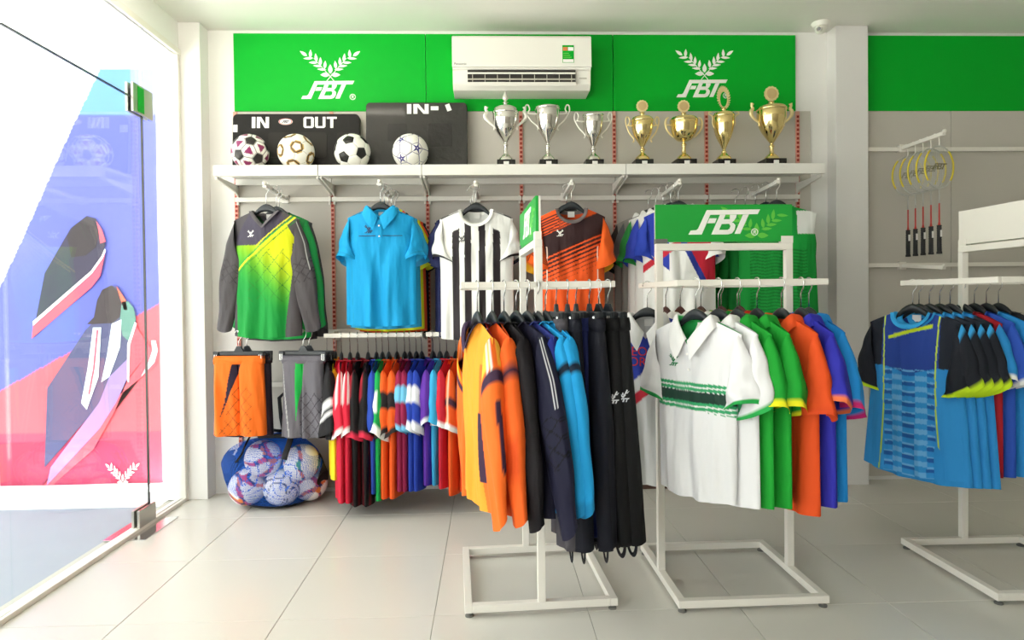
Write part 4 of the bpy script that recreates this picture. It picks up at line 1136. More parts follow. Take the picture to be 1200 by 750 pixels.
dress('goalkeeper_jersey', 'gk3', dict(sh=Shirt(3, L=.745, sleeve='long', slen=.64, nd=.08), body=['3b383c'], sleeve=['3f3c40'], collar=('crew', '3d3d42'), spread=1.1),
      tuple(np.add(armpos(0, 2.2), (.03, 0, 0))), math.radians(-10), 'charcoal long sleeved jersey at the back of the left arm', 'jersey', GR, 'charcoal jersey on the left arm')

# 2 cyan polo
sh = Shirt(5, sw=.192, cw=.207, hw=.205, L=.675, nd=.07, vneck=True, nw=.072, slen=.225, sout=.065, swid=.17, T=.05, fold=.018, **HR)
def cyan_x(s, t):
    for x0, x1 in ((-.118, -.02), (.02, .13)):
        b = MB(); xs = np.linspace(x0, x1, 10); A = s.at(xs, np.full(10, -.155), .004); B = s.at(xs, np.full(10, -.159), .004)
        b.add(np.concatenate([A, B]), [(i, i + 1, i + 11, i + 10) for i in range(9)]); b.build('pocket_welt', M['navyp'], t, fix=False)
cy = dict(sh=sh, body=['0f97cf', (lambda E: near(E['z'], -.012 - .27 * (np.abs(E['x']) - .075), .003) & (np.abs(E['x']) > .07), '11698f'), (lambda E: near(np.abs(E['x']), .165 - .06 * (E['z'] + .3) ** 2, .0022) & (E['z'] < -.2), '1390c0'),
                           (lambda E: ~E['f'], '1095c8')],
          sleeve=['0f97cf', (lambda E: near(E['k'], .9, .015), '0f86b5'), (lambda E: near(E['q'], .1, .05) & (E['w'] > 0) & (E['k'] < .6), '11698f')], collar=('polo', '129cd4'), emblem=('navyp', -.062, -.125, .05), placket='1098d0', extra=cyan_x, sk=30, sn=32)
dress('polo_shirt', 'cyan', cy, armpos(1), math.radians(-2), 'bright cyan short sleeved polo shirt with dark emblem, frontmost on its arm', 'polo shirt', GR, 'cyan polo in front')
for k, (c, c2, nm) in enumerate((('2aa0d0', '1c6f95', 'deep cyan'), ('d9e02a', 'c9d322', 'neon yellow'), ('e6542a', 'd8d626', 'orange red'), ('1c2230', '1c2230', 'black'))):
    dress('polo_shirt', 'cy' + str(k), dict(sh=Shirt(20 + k, sw=.195, cw=.21, hw=.212, L=.69 + .012 * k, slen=.24, nd=.07, vneck=True, nw=.072), body=[c], sleeve=[c, (lambda E: E['k'] > .85, c2)], collar=('polo', c)),
          tuple(np.add(armpos(1, k + 1), (.012 * (k + 1), 0, 0))), math.radians(-5 - 2 * k), f'{nm} shirt mostly hidden behind the cyan polo shirt', 'polo shirt', GR, f'{nm} shirt behind the cyan polo')

# 3 striped jersey
sh = Shirt(7, sw=.213, cw=.215, hw=.212, L=.755, nd=.085, nw=.085, slen=.225, sout=.05, swid=.17, T=.05, fold=.015, **HR)
def stripes3(E):
    x = E['x']; z = E['z']; m = np.zeros(len(x), bool)
    for c, w in ((-.117, .021), (-.047, .019), (.035, .019), (.118, .021)): m |= near(x, c, w)
    return m & E['f'] & (z < -.075 - np.where(np.abs(x) > .09, .03 + .5 * (np.abs(x) - .09), 0))
st = dict(sh=sh, body=['eeeeea', (stripes3, '2c2629'), (lambda E: near(E['z'], -.004 - .36 * (np.abs(E['x']) - .085), .004) & (np.abs(E['x']) > .09), '232126')],
          sleeve=['ecece9', (lambda E: E['k'] > .9, '26262b'), (lambda E: near(E['q'], .12, .06) & (E['w'] > 0) & (E['k'] < .5), '26262b')], collar=('crew', 'eeeeea'), emblem=('dark', -.083, -.175, .042), sk=30, sn=32)
dress('striped_jersey', 'stripe', st, armpos(2), math.radians(-3), 'white jersey with black vertical stripes and black cuffs', 'jersey', GR, 'striped jersey')
for k in range(2):
    dress('jersey', 'navy3', dict(sh=Shirt(30, sw=.215, cw=.22, hw=.22, L=.745, slen=.22), body=['242a55'], sleeve=['242a55'], collar=('crew', '242a55')),
          tuple(np.add(armpos(2, k * 1.1 + 1.2), (-.022 - .014 * k, 0, 0))), math.radians(2 + 2 * k), ['navy jersey peeking out right behind the striped jersey', 'navy jersey deepest on the arm behind the striped jersey'][k], 'jersey', GR, ['navy jersey right behind the striped one', 'navy jersey deepest behind the striped one'][k])

# 4 orange and black jersey
sh = Shirt(9, sw=.195, cw=.192, hw=.19, L=.70, nd=.075, nw=.078, slen=.245, sout=.06, swid=.16, T=.05, fold=.015, **HR)
def d4(E): return E['z'] - .42 * E['x']
ob = dict(sh=sh, body=['ee5a1f', (lambda E: E['f'] & (d4(E) < -.09) & (d4(E) > -.205), '352022'),
                       (lambda E: E['f'] & (d4(E) < -.205) & (d4(E) > -.43) & (((-d4(E) - .205) % .026) < .017 * (1 - sstep(.205, .43, -d4(E)))), '3a1f1e'),
                       (lambda E: E['f'] & (d4(E) >= -.09) & (d4(E) < .02) & ((d4(E) % .017) < .009) & (E['x'] < .02), '4a211c'),
                       (lambda E: near(np.abs(E['x']), .145 + .25 * (E['z'] + .33) ** 2, .003) & (E['z'] < -.22), 'f3d9c8'), (lambda E: (E['x'] > .148 + .25 * (E['z'] + .33) ** 2) & (E['z'] < -.22), 'f0641f'), (lambda E: ~E['f'], 'd9501c')],
          sleeve=['f0621e', (lambda E: near(E['q'], .25, .07) & (E['w'] > 0), '3a1f1e'), (lambda E: near(E['q'], .5, .05) & (E['w'] > 0) & (E['k'] < .8), '3a1f1e'), (lambda E: (E['side'] < 0) & ((E['k'] * 14) % 1 < .45) & (E['k'] < .8), '3a1f1e')],
          collar=('crew', '6d6463'), emblem=('white', -.07, -.15, .042), sk=30, sn=32)
dress('striped_jersey', 'orange4', ob, armpos(3), math.radians(-4), 'orange jersey with dark band and thin diagonal black lines across the chest', 'jersey', GR, 'orange and black jersey')
for k, (c, c2) in enumerate((('e86a22', 'e8a61f'), ('e4531c', 'c4481c'))):
    dress('jersey', 'or4' + str(k), dict(sh=Shirt(40 + k, sw=.198, cw=.2, hw=.2, L=.70, slen=.27), body=[c], sleeve=[c, (lambda E: E['k'] > .8, c2)], collar=('crew', c)),
          tuple(np.add(armpos(3, k + 1.2), (-.02 + .01 * k, 0, 0))), math.radians(-2), ['amber cuffed orange jersey behind the dark banded orange jersey', 'plain orange jersey deepest behind the dark banded orange jersey'][k], 'jersey', GR, ['amber cuffed orange jersey', 'plain orange jersey at the back'][k])

# 5 white polo with sash, and the dark ones behind it
sh = Shirt(11, sw=.20, cw=.21, hw=.21, L=.74, nd=.07, vneck=True, nw=.075, slen=.24, sout=.07, swid=.17, T=.05, **HR)
s5 = [ 'efefec', (lambda E: (E['z'] > -.27 - .9 * (E['x'] + .17)) & (E['x'] < -.06), '2a3fae'), (lambda E: near(E['z'], -.33 + .75 * (E['x'] + .17), .022) & (E['x'] < .06) & E['f'], 'c7283a'),
      (lambda E: (E['z'] < -.20 - .0 * E['x']) & (E['z'] > -.47) & (E['x'] > .03 + (-.20 - E['z']) * .45) & E['f'], 'c9253a'), (lambda E: near(E['x'], .02 + (-.20 - E['z']) * .5, .018) & (E['z'] < -.18) & (E['z'] > -.47) & E['f'], '2a3a96')]
dress('polo_shirt', 'sash5', dict(sh=sh, body=s5, sleeve=['2b44b4', (lambda E: E['side'] > 0, 'eeeeec')], collar=('polo', 'f1f0ec'), placket='efefec', sk=30, sn=32), armpos(4), math.radians(-10),
      'white polo shirt with royal blue sleeve and red and blue chest panels', 'polo shirt', GR, 'white polo with blue sleeve')
for k, (c, c2, nm) in enumerate((('3043b0', '3043b0', 'royal blue'), ('2a8a3f', '2a9a45', 'green'), ('5c5f62', '55585b', 'slate grey'), ('2a2726', '2a2726', 'black'))):
    dress('polo_shirt', 'p5' + str(k), dict(sh=Shirt(50 + k, sw=.205, cw=.215, hw=.215, L=.72, slen=.25, nd=.07, vneck=True, nw=.075), body=['e6e4e0' if k < 2 else '8b8782', (lambda E, q=k: (E['x'] > .05) & (q == 1), 'b4862a')], sleeve=[c, (lambda E: E['k'] > .9, c2)], collar=('polo', 'ecebe7')),
          tuple(np.add(armpos(4, k + 1, .05), (-.032 * (k + 1), 0, -.004 * k))), math.radians(-8 + k), f'shirt with {nm} sleeves in the row behind the white and blue polo', 'polo shirt', GR, f'shirt with {nm} sleeves')
for k, (c, nm) in enumerate((('a8211f', 'crimson'), ('b4862a', 'mustard'))):
    dress('polo_shirt', 'p5r' + str(k), dict(sh=Shirt(56 + k, sw=.205, cw=.21, hw=.21, L=.76, slen=.24, nd=.07, T=.03, fold=.008), body=[c], sleeve=[c], collar=('crew', c)),
          tuple(np.add(armpos(4, 5 + k * .7, .05), (.03 + .02 * k, 0, 0))), math.radians(-4), f'{nm} shirt at the back of the arm left of the green sleeveless jersey', 'jersey', GR, f'{nm} shirt at the back')

# 6 green sleeveless jersey
sh = Shirt(13, sw=.225, slope=.045, cw=.222, hw=.235, L=.72, nd=.10, vneck=True, nw=.075, T=.05, fold=.010, ta=.26, **HR)
g6 = ['149a3c', (lambda E: (np.abs(E['x']) > .105) & (E['z'] > -.165) & (E['z'] < -.028), 'e9ece8'), (lambda E: E['f'] & (E['z'] < -.25) & (((E['z'] + .004 * np.sin(E['x'] * 60)) % .019) < .009) & (np.abs(E['x']) < .16), '0d7a2d'), (lambda E: ~E['f'], '0f8033')]
def cap6(s, t):
    pass
dress('sleeveless_jersey', 'vest6', dict(sh=sh, body=g6, sleeve=None, collar=('crew', '128f38')), armpos(5), math.radians(-10), 'green sleeveless jersey with white shoulder panels and dark wavy lines', 'jersey', GR, 'green sleeveless jersey')
for k in range(4):
    dress('sleeveless_jersey', 'vest6b', dict(sh=Shirt(60, sw=.22, cw=.22, hw=.23, L=.74, nd=.1, vneck=True), body=['138a38', (lambda E: near(E['x'], -.10, .006), 'e6e9e2')], sleeve=None, collar=('crew', '128f38')),
          tuple(np.add(armpos(5, k + 1), (-.038 * (k + 1), 0, 0))), math.radians(-10 + k), f'plain green sleeveless jersey, {ORD[k]} behind the white shouldered one', 'jersey', GR, f'{ORD[k]} plain green sleeveless jersey')

# ------------------------------------------------------------------ low rails, shorts, side-hung jerseys
def low_rail(x0, x1, z, y, label):
    t = thing('low_rail', label, 'rail', ((x0 + x1) / 2, 0, z), group='low garment rails')
    w = (x1 - x0) / 2
    MB().box(-w, w, y - .012, y + .012, -.013, .013).build('bar', M['cream'], t, bevel=.002)
    for s in (-1, 1): MB().prismx([(-.012, -.05), (-.012, .012), (y + .005, .010), (y + .005, -.008)], s * (w - .012) - .005, s * (w - .012) + .005).build('bracket', M['cream'], t, bevel=.001)
low_rail(.615, 1.19, 1.02, -.33, 'low cream rail carrying the red to blue jerseys')
low_rail(1.21, 1.79, 1.02, -.33, 'low cream rail carrying the purple and orange jerseys')
for x, w in ((.145, 'orange shorts'), (.505, 'grey shorts')):
    face_arm(x, 1.035, f'short cream arm holding the {w}', -.03, -.38, False, 'arms holding shorts', .01)
t = thing('hang_rail', 'low cream rail on the wall behind the shorts', 'rail', (.3, 0, 1.03), group='low garment rails')
MB().box(-.297, .597, -.045, -.027, -.014, .014).build('bar', M['cream'], t, bevel=.002)
t = thing('hang_rail', 'lowest cream rail on the wall above the mesh bag', 'rail', (.3, 0, .70), group='low garment rails')
MB().box(-.297, .297, -.045, -.027, -.014, .014).build('bar', M['cream'], t, bevel=.002)

def quilt(E, c, x0, x1, z0, z1):
    return E['f'] & (E['x'] * E['side'] > x0) & (E['x'] * E['side'] < x1) & (E['z'] < z0) & (E['z'] > z1)
def lat(E, p=.055, w=.0022):
    return near((E['x'] + E['z'] * .8) % p, p / 2, w) | near((E['x'] - E['z'] * .8) % p, p / 2, w)
osp = ['f2711d', (lambda E: E['f'] & near(E['x'] - .30 * E['z'], .006, .024 * sstep(-.36, -.02, E['z']) + .001) & (E['z'] > -.34), '2a1f33'),
       (lambda E: E['f'] & lat(E) & (E['z'] < -.17) & (E['x'] > .3 * E['z'] + .03) & (E['x'] < .085), 'a8480f')]
gsp = ['66636a', (lambda E: E['f'] & near(E['x'] - .07 * E['z'], -.008, .022 * sstep(-.40, -.02, E['z']) + .001) & (E['z'] > -.36), '20b24c'),
       (lambda E: E['f'] & lat(E) & (E['z'] < -.20) & (np.abs(E['x'] - .06) < .07), '37343a'), (lambda E: E['f'] & near(E['x'], -.085 - .12 * (E['z'] + .3), .003), 'a9a9a8')]
SG = 'shorts on clip hangers'
trousers('shorts', (.142, -.385, .902), math.radians(-4), 'orange shorts with dark flash and quilted thigh, hanging at the far left', SG, 'orange shorts', osp, L=.445, w0=.142, w1=.162, T0=.035, T1=.045, seed=3, cat='shorts', K=110, N=120, band=['f2711d'], crotch=.5, cw=.15, fold=.010)
trousers('shorts', (.165, -.325, .900), math.radians(-2), 'dark purple shorts hanging behind the orange shorts', SG, 'dark purple shorts', ['2a2130'], L=.46, w0=.14, w1=.155, T0=.03, T1=.04, seed=4, cat='shorts', crotch=.5)
trousers('shorts', (.508, -.385, .900), math.radians(-12), 'grey shorts with green flash and quilted thigh beside the red jerseys', SG, 'grey shorts', gsp, L=.46, w0=.125, w1=.148, T0=.035, T1=.045, seed=5, cat='shorts', K=110, N=120, band=['66636a'], crotch=.5, cw=.15, fold=.010)
trousers('shorts', (.525, -.325, .898), math.radians(-10), 'black shorts hanging behind the grey shorts', SG, 'black shorts', ['232125'], L=.44, w0=.13, w1=.145, T0=.03, T1=.04, seed=6, cat='shorts', crotch=.5)

JG = 'jerseys hung sideways on the low rails'
def S(seed, **k):
    d = dict(sw=.19, cw=.205, hw=.215, L=.80, T=.034, fold=.010, slen=.30, sout=.05, swid=.17, nd=.08, nf=20, m=26); d.update(k); d['L'] -= .03; return Shirt(seed, **d)
def low(x, key, spec, label, short, a=-88, name='jersey', y=-.33):
    dress(name, key, spec, (x, y, .880), math.radians(a), label, 'jersey', JG, short)
cuff = lambda c, k0=.9: (lambda E: E['k'] > k0, c)
low(.622, 'lo0', dict(sh=S(70, slen=.33, sout=.07, L=.48), body=['18171a'], sleeve=['18171a', (lambda E: near(E['k'], .50, .045) | near(E['k'], .66, .045), 'e8e8e8')], collar=('crew', '18171a')), 'black jersey with two white stripes round the sleeve beside the grey shorts', 'black jersey with white sleeve stripes', -72, y=-.30)
low(.660, 'lo0b', dict(sh=S(170, slen=.33, L=.72), body=['f0a01c', (lambda E: E['x'] > .03, 'f2d524')], sleeve=['f0b01c'], collar=('crew', 'f0a01c')), 'yellow and orange jersey showing below the striped sleeve', 'yellow jersey behind the striped sleeve', -80, y=-.25)
redp = dict(sh=S(71, slen=.34, L=.83), body=['c81d38'], sleeve=['cf1f3a', (lambda E: near(E['q'], .5, .12) & (E['k'] < .5) | near(E['q'], -.3, .1) & (E['k'] < .5), 'f2dede'), cuff('f0e6e6', .92)], collar=('crew', 'c81d38'))
low(.714, 'red', redp, 'red jersey with white shoulder stripes, left one of the pair', 'left red jersey with white stripes', -80)
low(.764, 'red', redp, 'red jersey with white shoulder stripes, right one of the pair', 'right red jersey with white stripes', -84)
brp = dict(sh=S(72, slen=.37, L=.85), body=['141214', (lambda E: near(E['x'], .17, .012), '7a1a26')], sleeve=['141214', (lambda E: near(E['q'], .6, .25) & (E['k'] < .35), '9a1c2c'), (lambda E: E['k'] > .93, 'd32a48')], collar=('crew', '8a1a26'))
low(.809, 'br', brp, 'black jersey with red shoulder and red cuff, left one of the pair', 'left black and red jersey', -86)
low(.869, 'br', brp, 'black jersey with red shoulder and red cuff, right one of the pair', 'right black and red jersey', -86)
low(.918, 'blu', dict(sh=S(73, slen=.32, L=.78), body=['22429f'], sleeve=['2546a8'], collar=('crew', '22429f')), 'plain royal blue jersey between the black and the green jerseys', 'plain royal blue jersey', -88)
low(.953, 'gw', dict(sh=S(74, slen=.35, L=.82, sout=.06), body=['12a24c'], sleeve=['14a550', (lambda E: (E['k'] > .28) & (E['k'] < .62) & (E['q'] > -.2), 'f1f3ef'), cuff('f1f3ef', .86)], collar=('crew', '12a24c')), 'green jersey with white patches on the sleeve', 'green and white jersey', -90)
obp = dict(sh=S(75, slen=.35, L=.81), body=['ea5a1c'], sleeve=['ee5f1e', (lambda E: (E['k'] > .32) & (E['k'] < .56), '231f22'), cuff('231f22', .92)], collar=('crew', 'ea5a1c'))
low(.99, 'obk', obp, 'orange jersey with black sleeve band beside the green jersey', 'orange jersey beside the green one', -92)
low(1.038, 'obk', obp, 'orange jersey with black sleeve band beside the maroon jersey', 'orange jersey beside the maroon one', -92)
mbp = dict(sh=S(76, slen=.33, L=.77), body=['8d1c46'], sleeve=['921d49', (lambda E: (E['k'] > .22) & (E['k'] < .52), '6fc0e6'), cuff('6fc0e6', .88)], collar=('crew', '8d1c46'))
low(1.083, 'mb', mbp, 'maroon jersey with sky blue sleeve patch beside the orange jersey', 'maroon jersey beside the orange one', -93)
low(1.113, 'mb', mbp, 'maroon jersey with sky blue sleeve patch beside the blue and white jerseys', 'maroon jersey beside the blue ones', -94)
bwp = dict(sh=S(77, slen=.33, L=.77), body=['2440a8'], sleeve=['2644b0', (lambda E: (E['k'] > .25) & (E['k'] < .52), 'e9edf4'), cuff('e9edf4', .84)], collar=('crew', '2440a8'))
low(1.151, 'bw', bwp, 'blue jersey with white sleeve patch beside the maroon jersey', 'blue and white jersey beside the maroon one', -95)
low(1.183, 'bw', bwp, 'blue jersey with white sleeve patch at the gap between the rails', 'blue and white jersey at the rail gap', -96)
low(1.249, 'pu', dict(sh=S(78, slen=.29, L=.74), body=['5a2c9a'], sleeve=['5e2f9e', cuff('f0eef4', .9)], collar=('crew', '5a2c9a')), 'purple jersey with white cuffs', 'purple jersey', -98)
low(1.290, 'sk', dict(sh=S(79, slen=.29, L=.74), body=['3aa9dc'], sleeve=['3aa9dc'], collar=('crew', '3aa9dc')), 'sky blue jersey next to the purple jersey', 'sky blue jersey', -98)
low(1.330, 'rw', dict(sh=S(80, slen=.31, L=.76), body=['d1253a'], sleeve=['d1253a', cuff('f0eef0', .9)], collar=('crew', 'd1253a')), 'red jersey with white cuffs next to the sky blue jersey', 'red jersey with white cuffs', -98)
low(1.385, 'ow', dict(sh=S(81, slen=.33, L=.80), body=['ea581e'], sleeve=['ee5c1e', (lambda E: near(E['k'], .5, .04), '4a2a3c'), (lambda E: near(E['q'], .3, .06), 'f4c8a8'), cuff('f3efec', .92)], collar=('crew', 'ea581e')), 'orange jersey with white cuffs beside the yellow goalkeeper jersey', 'orange jersey with white cuffs', -98)
low(1.45, 'on', dict(sh=S(82, slen=.30, L=.78), body=['e04c1c'], sleeve=['3a2440', (lambda E: E['k'] > .6, 'ea5a1e')], collar=('crew', 'e04c1c')), 'orange jersey with dark purple shoulder behind the yellow goalkeeper jersey', 'orange jersey with purple shoulder', -98)

# ------------------------------------------------------------------ floor racks
def rack(loc, rz, label, sign_label, emblem_mat='white'):
    t = thing('clothes_rack', label, 'clothes rack', loc, rz, 'free standing white racks')
    h = .30; w = .03; zb = .032
    for s in (-1, 1):
        MB().box(-h, h, s * (h - w / 2) - w / 2, s * (h - w / 2) + w / 2, zb - .014, zb + .016).build('base_bar', M['cream'], t, bevel=.0025)
        MB().box(s * (h - w / 2) - w / 2, s * (h - w / 2) + w / 2, -h + w, h - w, zb - .014, zb + .016).build('base_bar', M['cream'], t, bevel=.0025)
        MB().box(s * (h - w / 2) - w / 2, s * (h - w / 2) + w / 2, -.015, .015, zb + .016, 1.425).build('post', M['cream'], t, bevel=.0025)
        MB().box(-h, h, s * (h - .008) - .008, s * (h - .008) + .008, 1.268, 1.292).build('hanging_bar', M['cream'], t, bevel=.002)
        MB().box(s * (h - .008) - .008, s * (h - .008) + .008, -h + .016, h - .016, 1.268, 1.292).build('hanging_bar', M['cream'], t, bevel=.002)
        for q in (-1, 1):
            MB().lathe([(0, 0), (.016, 0), (.016, .006), (.009, .010), (.009, zb - .014), (0, zb - .014)], 16, (s * (h - .018), q * (h - .018), 0)).build('foot', M['rubber'], t, smooth=False)
    MB().box(-h, h, -.015, .015, 1.425, 1.455).build('top_bar', M['cream'], t, bevel=.0025)
    g = MB().box(-h, h, -.010, .002, 1.462, 1.622).build('sign_panel', M['green2'], t, bevel=.001)
    MB().box(-h, h, .002, .010, 1.462, 1.622).build('sign_back', M['cream'], g)
    MB().box(-h - .002, -h + .05, -.013, .012, 1.455, 1.475).build('sign_clip', M['rubber'], g)
    MB().box(h - .05, h + .002, -.013, .012, 1.455, 1.485).build('sign_clip', M['cream'], g)
    flat_print('sign_lettering', FBT, M['white'], g, .0, -.010, 1.547, .315)
    flat_print('registered_mark', reg_polys(.133, 1.503, .0155), M['white'], g, 0, -.010, 0, 1)
    L = [[(.142 + (a - .021) * .28, 1.483 + (c - .265) * .28) for a, c in p] for p in laurel_polys(False)]
    L = [p for p in L if all(-h < x < h - .004 and 1.466 < z < 1.619 for x, z in p)]
    b = MB()
    for p in L: b.prism(p, -.0106, -.010)
    if L: b.build('leaf_print', M['leafgreen'], g)
    return t
R1, R2, R3 = (1.76, -1.375, 0), (2.60, -1.394, 0), (3.865, -1.41, 0)
A1 = math.radians(3)
rack(R1, A1 - PI / 2, 'white floor rack of goalkeeper jerseys and trousers, its sign turned sideways', '')
rack(R2, math.radians(1), 'white floor rack of polo shirts with green sign facing the viewer', '')
rack(R3, PI / 2, 'white floor rack at the far right carrying blue sports jerseys', '')
def on_bar(R, a, lx, ly): return (R[0] + lx * math.cos(a) - ly * math.sin(a), R[1] + lx * math.sin(a) + ly * math.cos(a), 1.28 - .142)

# rack with polo shirts
PG = 'polo shirts on the signed rack'
def P_(seed, **k):
    d = dict(sw=.205, cw=.21, hw=.21, L=.69, T=.042, fold=.012, slen=.25, sout=.075, swid=.18, nd=.10, vneck=True, nw=.075, nf=26, m=34); d.update(k); return Shirt(seed, **d)
def band(E):
    return E['f'] & (E['z'] < -.235 - .10 * (E['x'] + .1) ** 2) & (E['z'] > -.345 - .10 * (E['x'] + .1) ** 2) & (np.abs(E['x']) < .185)
wp = dict(sh=P_(90, cw=.188, hw=.178, L=.685, **HR), body=['e4e4e6', (lambda E: band(E) & ((E['z'] % .018) < .0125), '2f9b63'), (lambda E: band(E) & (E['z'] < -.272) & (E['z'] > -.312), '1d3a30'), (lambda E: ~E['f'] & (E['t'] < .14), '21a24c')],
          sleeve=['e4e4e6', cuff('23a04a', .92)], collar=('polo', 'e8e8e8', '22a04a'), emblem=('greenp', -.075, -.165, .05), placket='e4e4e6', sk=34, sn=36, spread=1.1)
wp2 = dict(sh=P_(91), body=['e2e2e4', (lambda E: band(E), '2f9b63')], sleeve=['e2e2e4', cuff('23a04a', .92)], collar=('polo', 'e6e6e6', '22a04a'))
def rk2(i, x, a, key, spec, label, short, dy=0):
    p = on_bar(R2, math.radians(1), x - R2[0], -.292); dress('polo_shirt', key, spec, (p[0], p[1] + dy, p[2]), math.radians(a), label, 'polo shirt', PG, short)
rk2(0, 2.376, -56, 'wp', wp, 'white polo shirt with green chest stripes and green cuffs, facing the viewer', 'striped white polo')
rk2(1, 2.465, -68, 'wp2', wp2, 'white polo shirt with green cuffs turned side on beside the green polos', 'side on white polo')
def plain(seed, c, cc, **k): return dict(sh=P_(seed, **k), body=[c], sleeve=[c, cuff(cc, .9)], collar=('polo', c))
rk2(2, 2.54, -76, 'gp', plain(92, '169a2e', 'e6e21f'), 'green polo shirt with yellow cuffs beside the white polos', 'green polo beside the white ones')
rk2(3, 2.618, -80, 'gp', plain(92, '169a2e', 'e6e21f'), 'green polo shirt with yellow cuffs beside the orange polo', 'green polo beside the orange one')
rk2(4, 2.715, -78, 'op', plain(93, 'e2501a', 'd84818', slen=.28, L=.72), 'plain orange polo shirt between the green and the blue polos', 'orange polo')
rk2(5, 2.793, -84, 'bp', plain(94, '2b2ba6', 'f0784a', slen=.24), 'royal blue polo shirt with orange cuffs', 'royal blue polo')
rk2(6, 2.855, -80, 'sp', plain(95, '1d8edc', 'd62a78', slen=.27, sout=.09), 'sky blue polo shirt with pink cuffs at the right end of the rack', 'sky blue polo', .06)
def neo(s, t):
    for w, z in (('NEO', -.175), ('FOR', -.222)):
        V, F = text_polys(w, .058); q = np.array(V); P = s.at(q[:, 0] * 1.0 - .052, q[:, 1] + z, .0035)
        MB().add(P, F).build('chest_lettering', M['red'], t, fix=False)
np_ = dict(sh=P_(96, cw=.2, hw=.205, L=.76, **HR), body=['dddddd', (lambda E: (E['z'] > -.325 + .85 * (E['x'] + .1)) & E['f'], '2b3fa6'), (lambda E: (E['x'] > .06) & (E['z'] > -.2), '2b3fa6'),
           (lambda E: near(E['z'] - .85 * (E['x'] + .1), -.415, .026) & E['f'], 'c42a3c')], sleeve=['2b3fa6', (lambda E: E['side'] > 0, 'dddddd')], collar=('polo', 'e4e4e4'), extra=neo, sk=30, sn=30)
dress('polo_shirt', 'neo', np_, (2.303, -1.24, 1.138), math.radians(-24), 'blue and white polo shirt with red lettering and a red diagonal sash', 'polo shirt', PG, 'blue polo with red lettering')
for k, (x, c, cc, nm) in enumerate(((2.43, 'efeeec', '23a04a', 'white polo with green collar'), (2.50, 'efeeec', 'efeeec', 'plain white polo'), (2.60, 'efeeec', '23a04a', 'white polo with green cuffs'), (2.70, '169a2e', 'd9d81f', 'green polo'), (2.79, 'c9341a', 'c9341a', 'red polo'))):
    p = on_bar(R2, math.radians(1), x - R2[0], .292)
    dress('polo_shirt', 'bk%d' % k, dict(sh=P_(97 + k, L=.70, T=.034), body=[c], sleeve=[c, cuff(cc, .9)], collar=('polo', c, cc)), p, math.radians(-78), f'{nm} on the back bar of the signed rack', 'polo shirt', PG, f'{nm} on the back bar', 'brown')

# rack with goalkeeper jerseys and trousers
KG = 'long sleeved jerseys on the left rack'
def K_(seed, **k):
    d = dict(sw=.195, cw=.21, hw=.215, L=.72, T=.036, fold=.010, sleeve='long', slen=.645, nd=.10, vneck=True, nw=.07, nf=26, m=34); d.update(k); return Shirt(seed, **d)
def rk1(x, a, key, spec, label, short, dy=0, dz=0, lean=1.5):
    lx, ly = x - R1[0], -.292
    p = on_bar(R1, A1, lx, ly); dress('goalkeeper_jersey', key, spec, (p[0], p[1] + dy, p[2] + dz), math.radians(a), label, 'jersey', KG, short, lean=1.0 + 2.6 * (x - 1.52) / .27)
yj = dict(sh=K_(110, L=.69, **HR), body=['ec982a', (lambda E: (E['x'] > .10 + .35 * (E['z'] + .3) ** 2) & (E['z'] < -.15), 'f06a1e'), (lambda E: near(E['x'], .105 + .35 * (E['z'] + .3) ** 2, .018) & (E['z'] < -.33) & (E['z'] > -.58), '37203a'), (lambda E: (E['x'] < -.15), 'f27a22'), (lambda E: ~E['f'] & (E['t'] < .2), 'cf2a2e')],
          sleeve=['f06a1e', (lambda E: (E['k'] < .16) & (np.abs(E['q']) > .3), 'f5b83e'), (lambda E: near(E['q'], .35, .06) & (E['k'] < .2), 'f4efe6'), (lambda E: near(E['q'], .65, .06) & (E['k'] < .2), 'f4efe6'), (lambda E: (E['k'] > .18) & (E['k'] < .28), '37203a'), (lambda E: (E['k'] > .38) & (E['k'] < .75) & near(E['q'], .3 - .8 * E['k'], .28), '37203a'), ],
          collar=('crew', '3a2a45'), sk=40, sn=36)
rk1(1.522, -73, 'yj', yj, 'yellow and orange goalkeeper jersey with dark collar, leftmost on the rack', 'yellow and orange jersey')
rk1(1.578, -72, 'oj', dict(sh=K_(111, L=.70), body=['ee5c1e'], sleeve=['ef6420', (lambda E: (E['k'] > .16) & (E['k'] < .26), '33203a'), (lambda E: (E['k'] > .55) & (E['k'] < .8) & (E['q'] > .3), 'e0521a')], collar=('crew', '33203a')), 'orange long sleeved jersey with dark arm band', 'orange jersey with dark arm band')
padd = lambda c: (lambda E: (near((E['k'] * 12 + E['w'] * 1.1) % 1, .5, .055) | near((E['k'] * 12 - E['w'] * 1.1) % 1, .5, .055)) & (E['k'] > .42) & (E['k'] < .68), c)
rk1(1.625, -70, 'bj', dict(sh=K_(112, slen=.67), body=['161317'], sleeve=['161317', padd('0f0e10')], collar=('crew', '161317'), sk=130, sn=80), 'black long sleeved jersey with quilted elbows', 'black quilted jersey')
rk1(1.672, -62, 'nj', dict(sh=K_(113, slen=.675, sw=.20), body=['17172f'], sleeve=['181830', padd('06060f'), (lambda E: (near(E['q'], .25, .045) | near(E['q'], .45, .03)) & (E['k'] < .4), 'd9dade')], collar=('crew', '17172f'), sk=130, sn=80, spread=1.8), 'navy jersey with white sleeve piping and quilted elbow', 'navy quilted jersey')
rk1(1.715, -64, 'rb', dict(sh=K_(114, slen=.55, L=.68), body=['27317a'], sleeve=['2a3790'], collar=('crew', '27317a'), spread=.3), 'royal blue jersey half hidden behind the navy quilted one', 'royal blue jersey on the left rack')
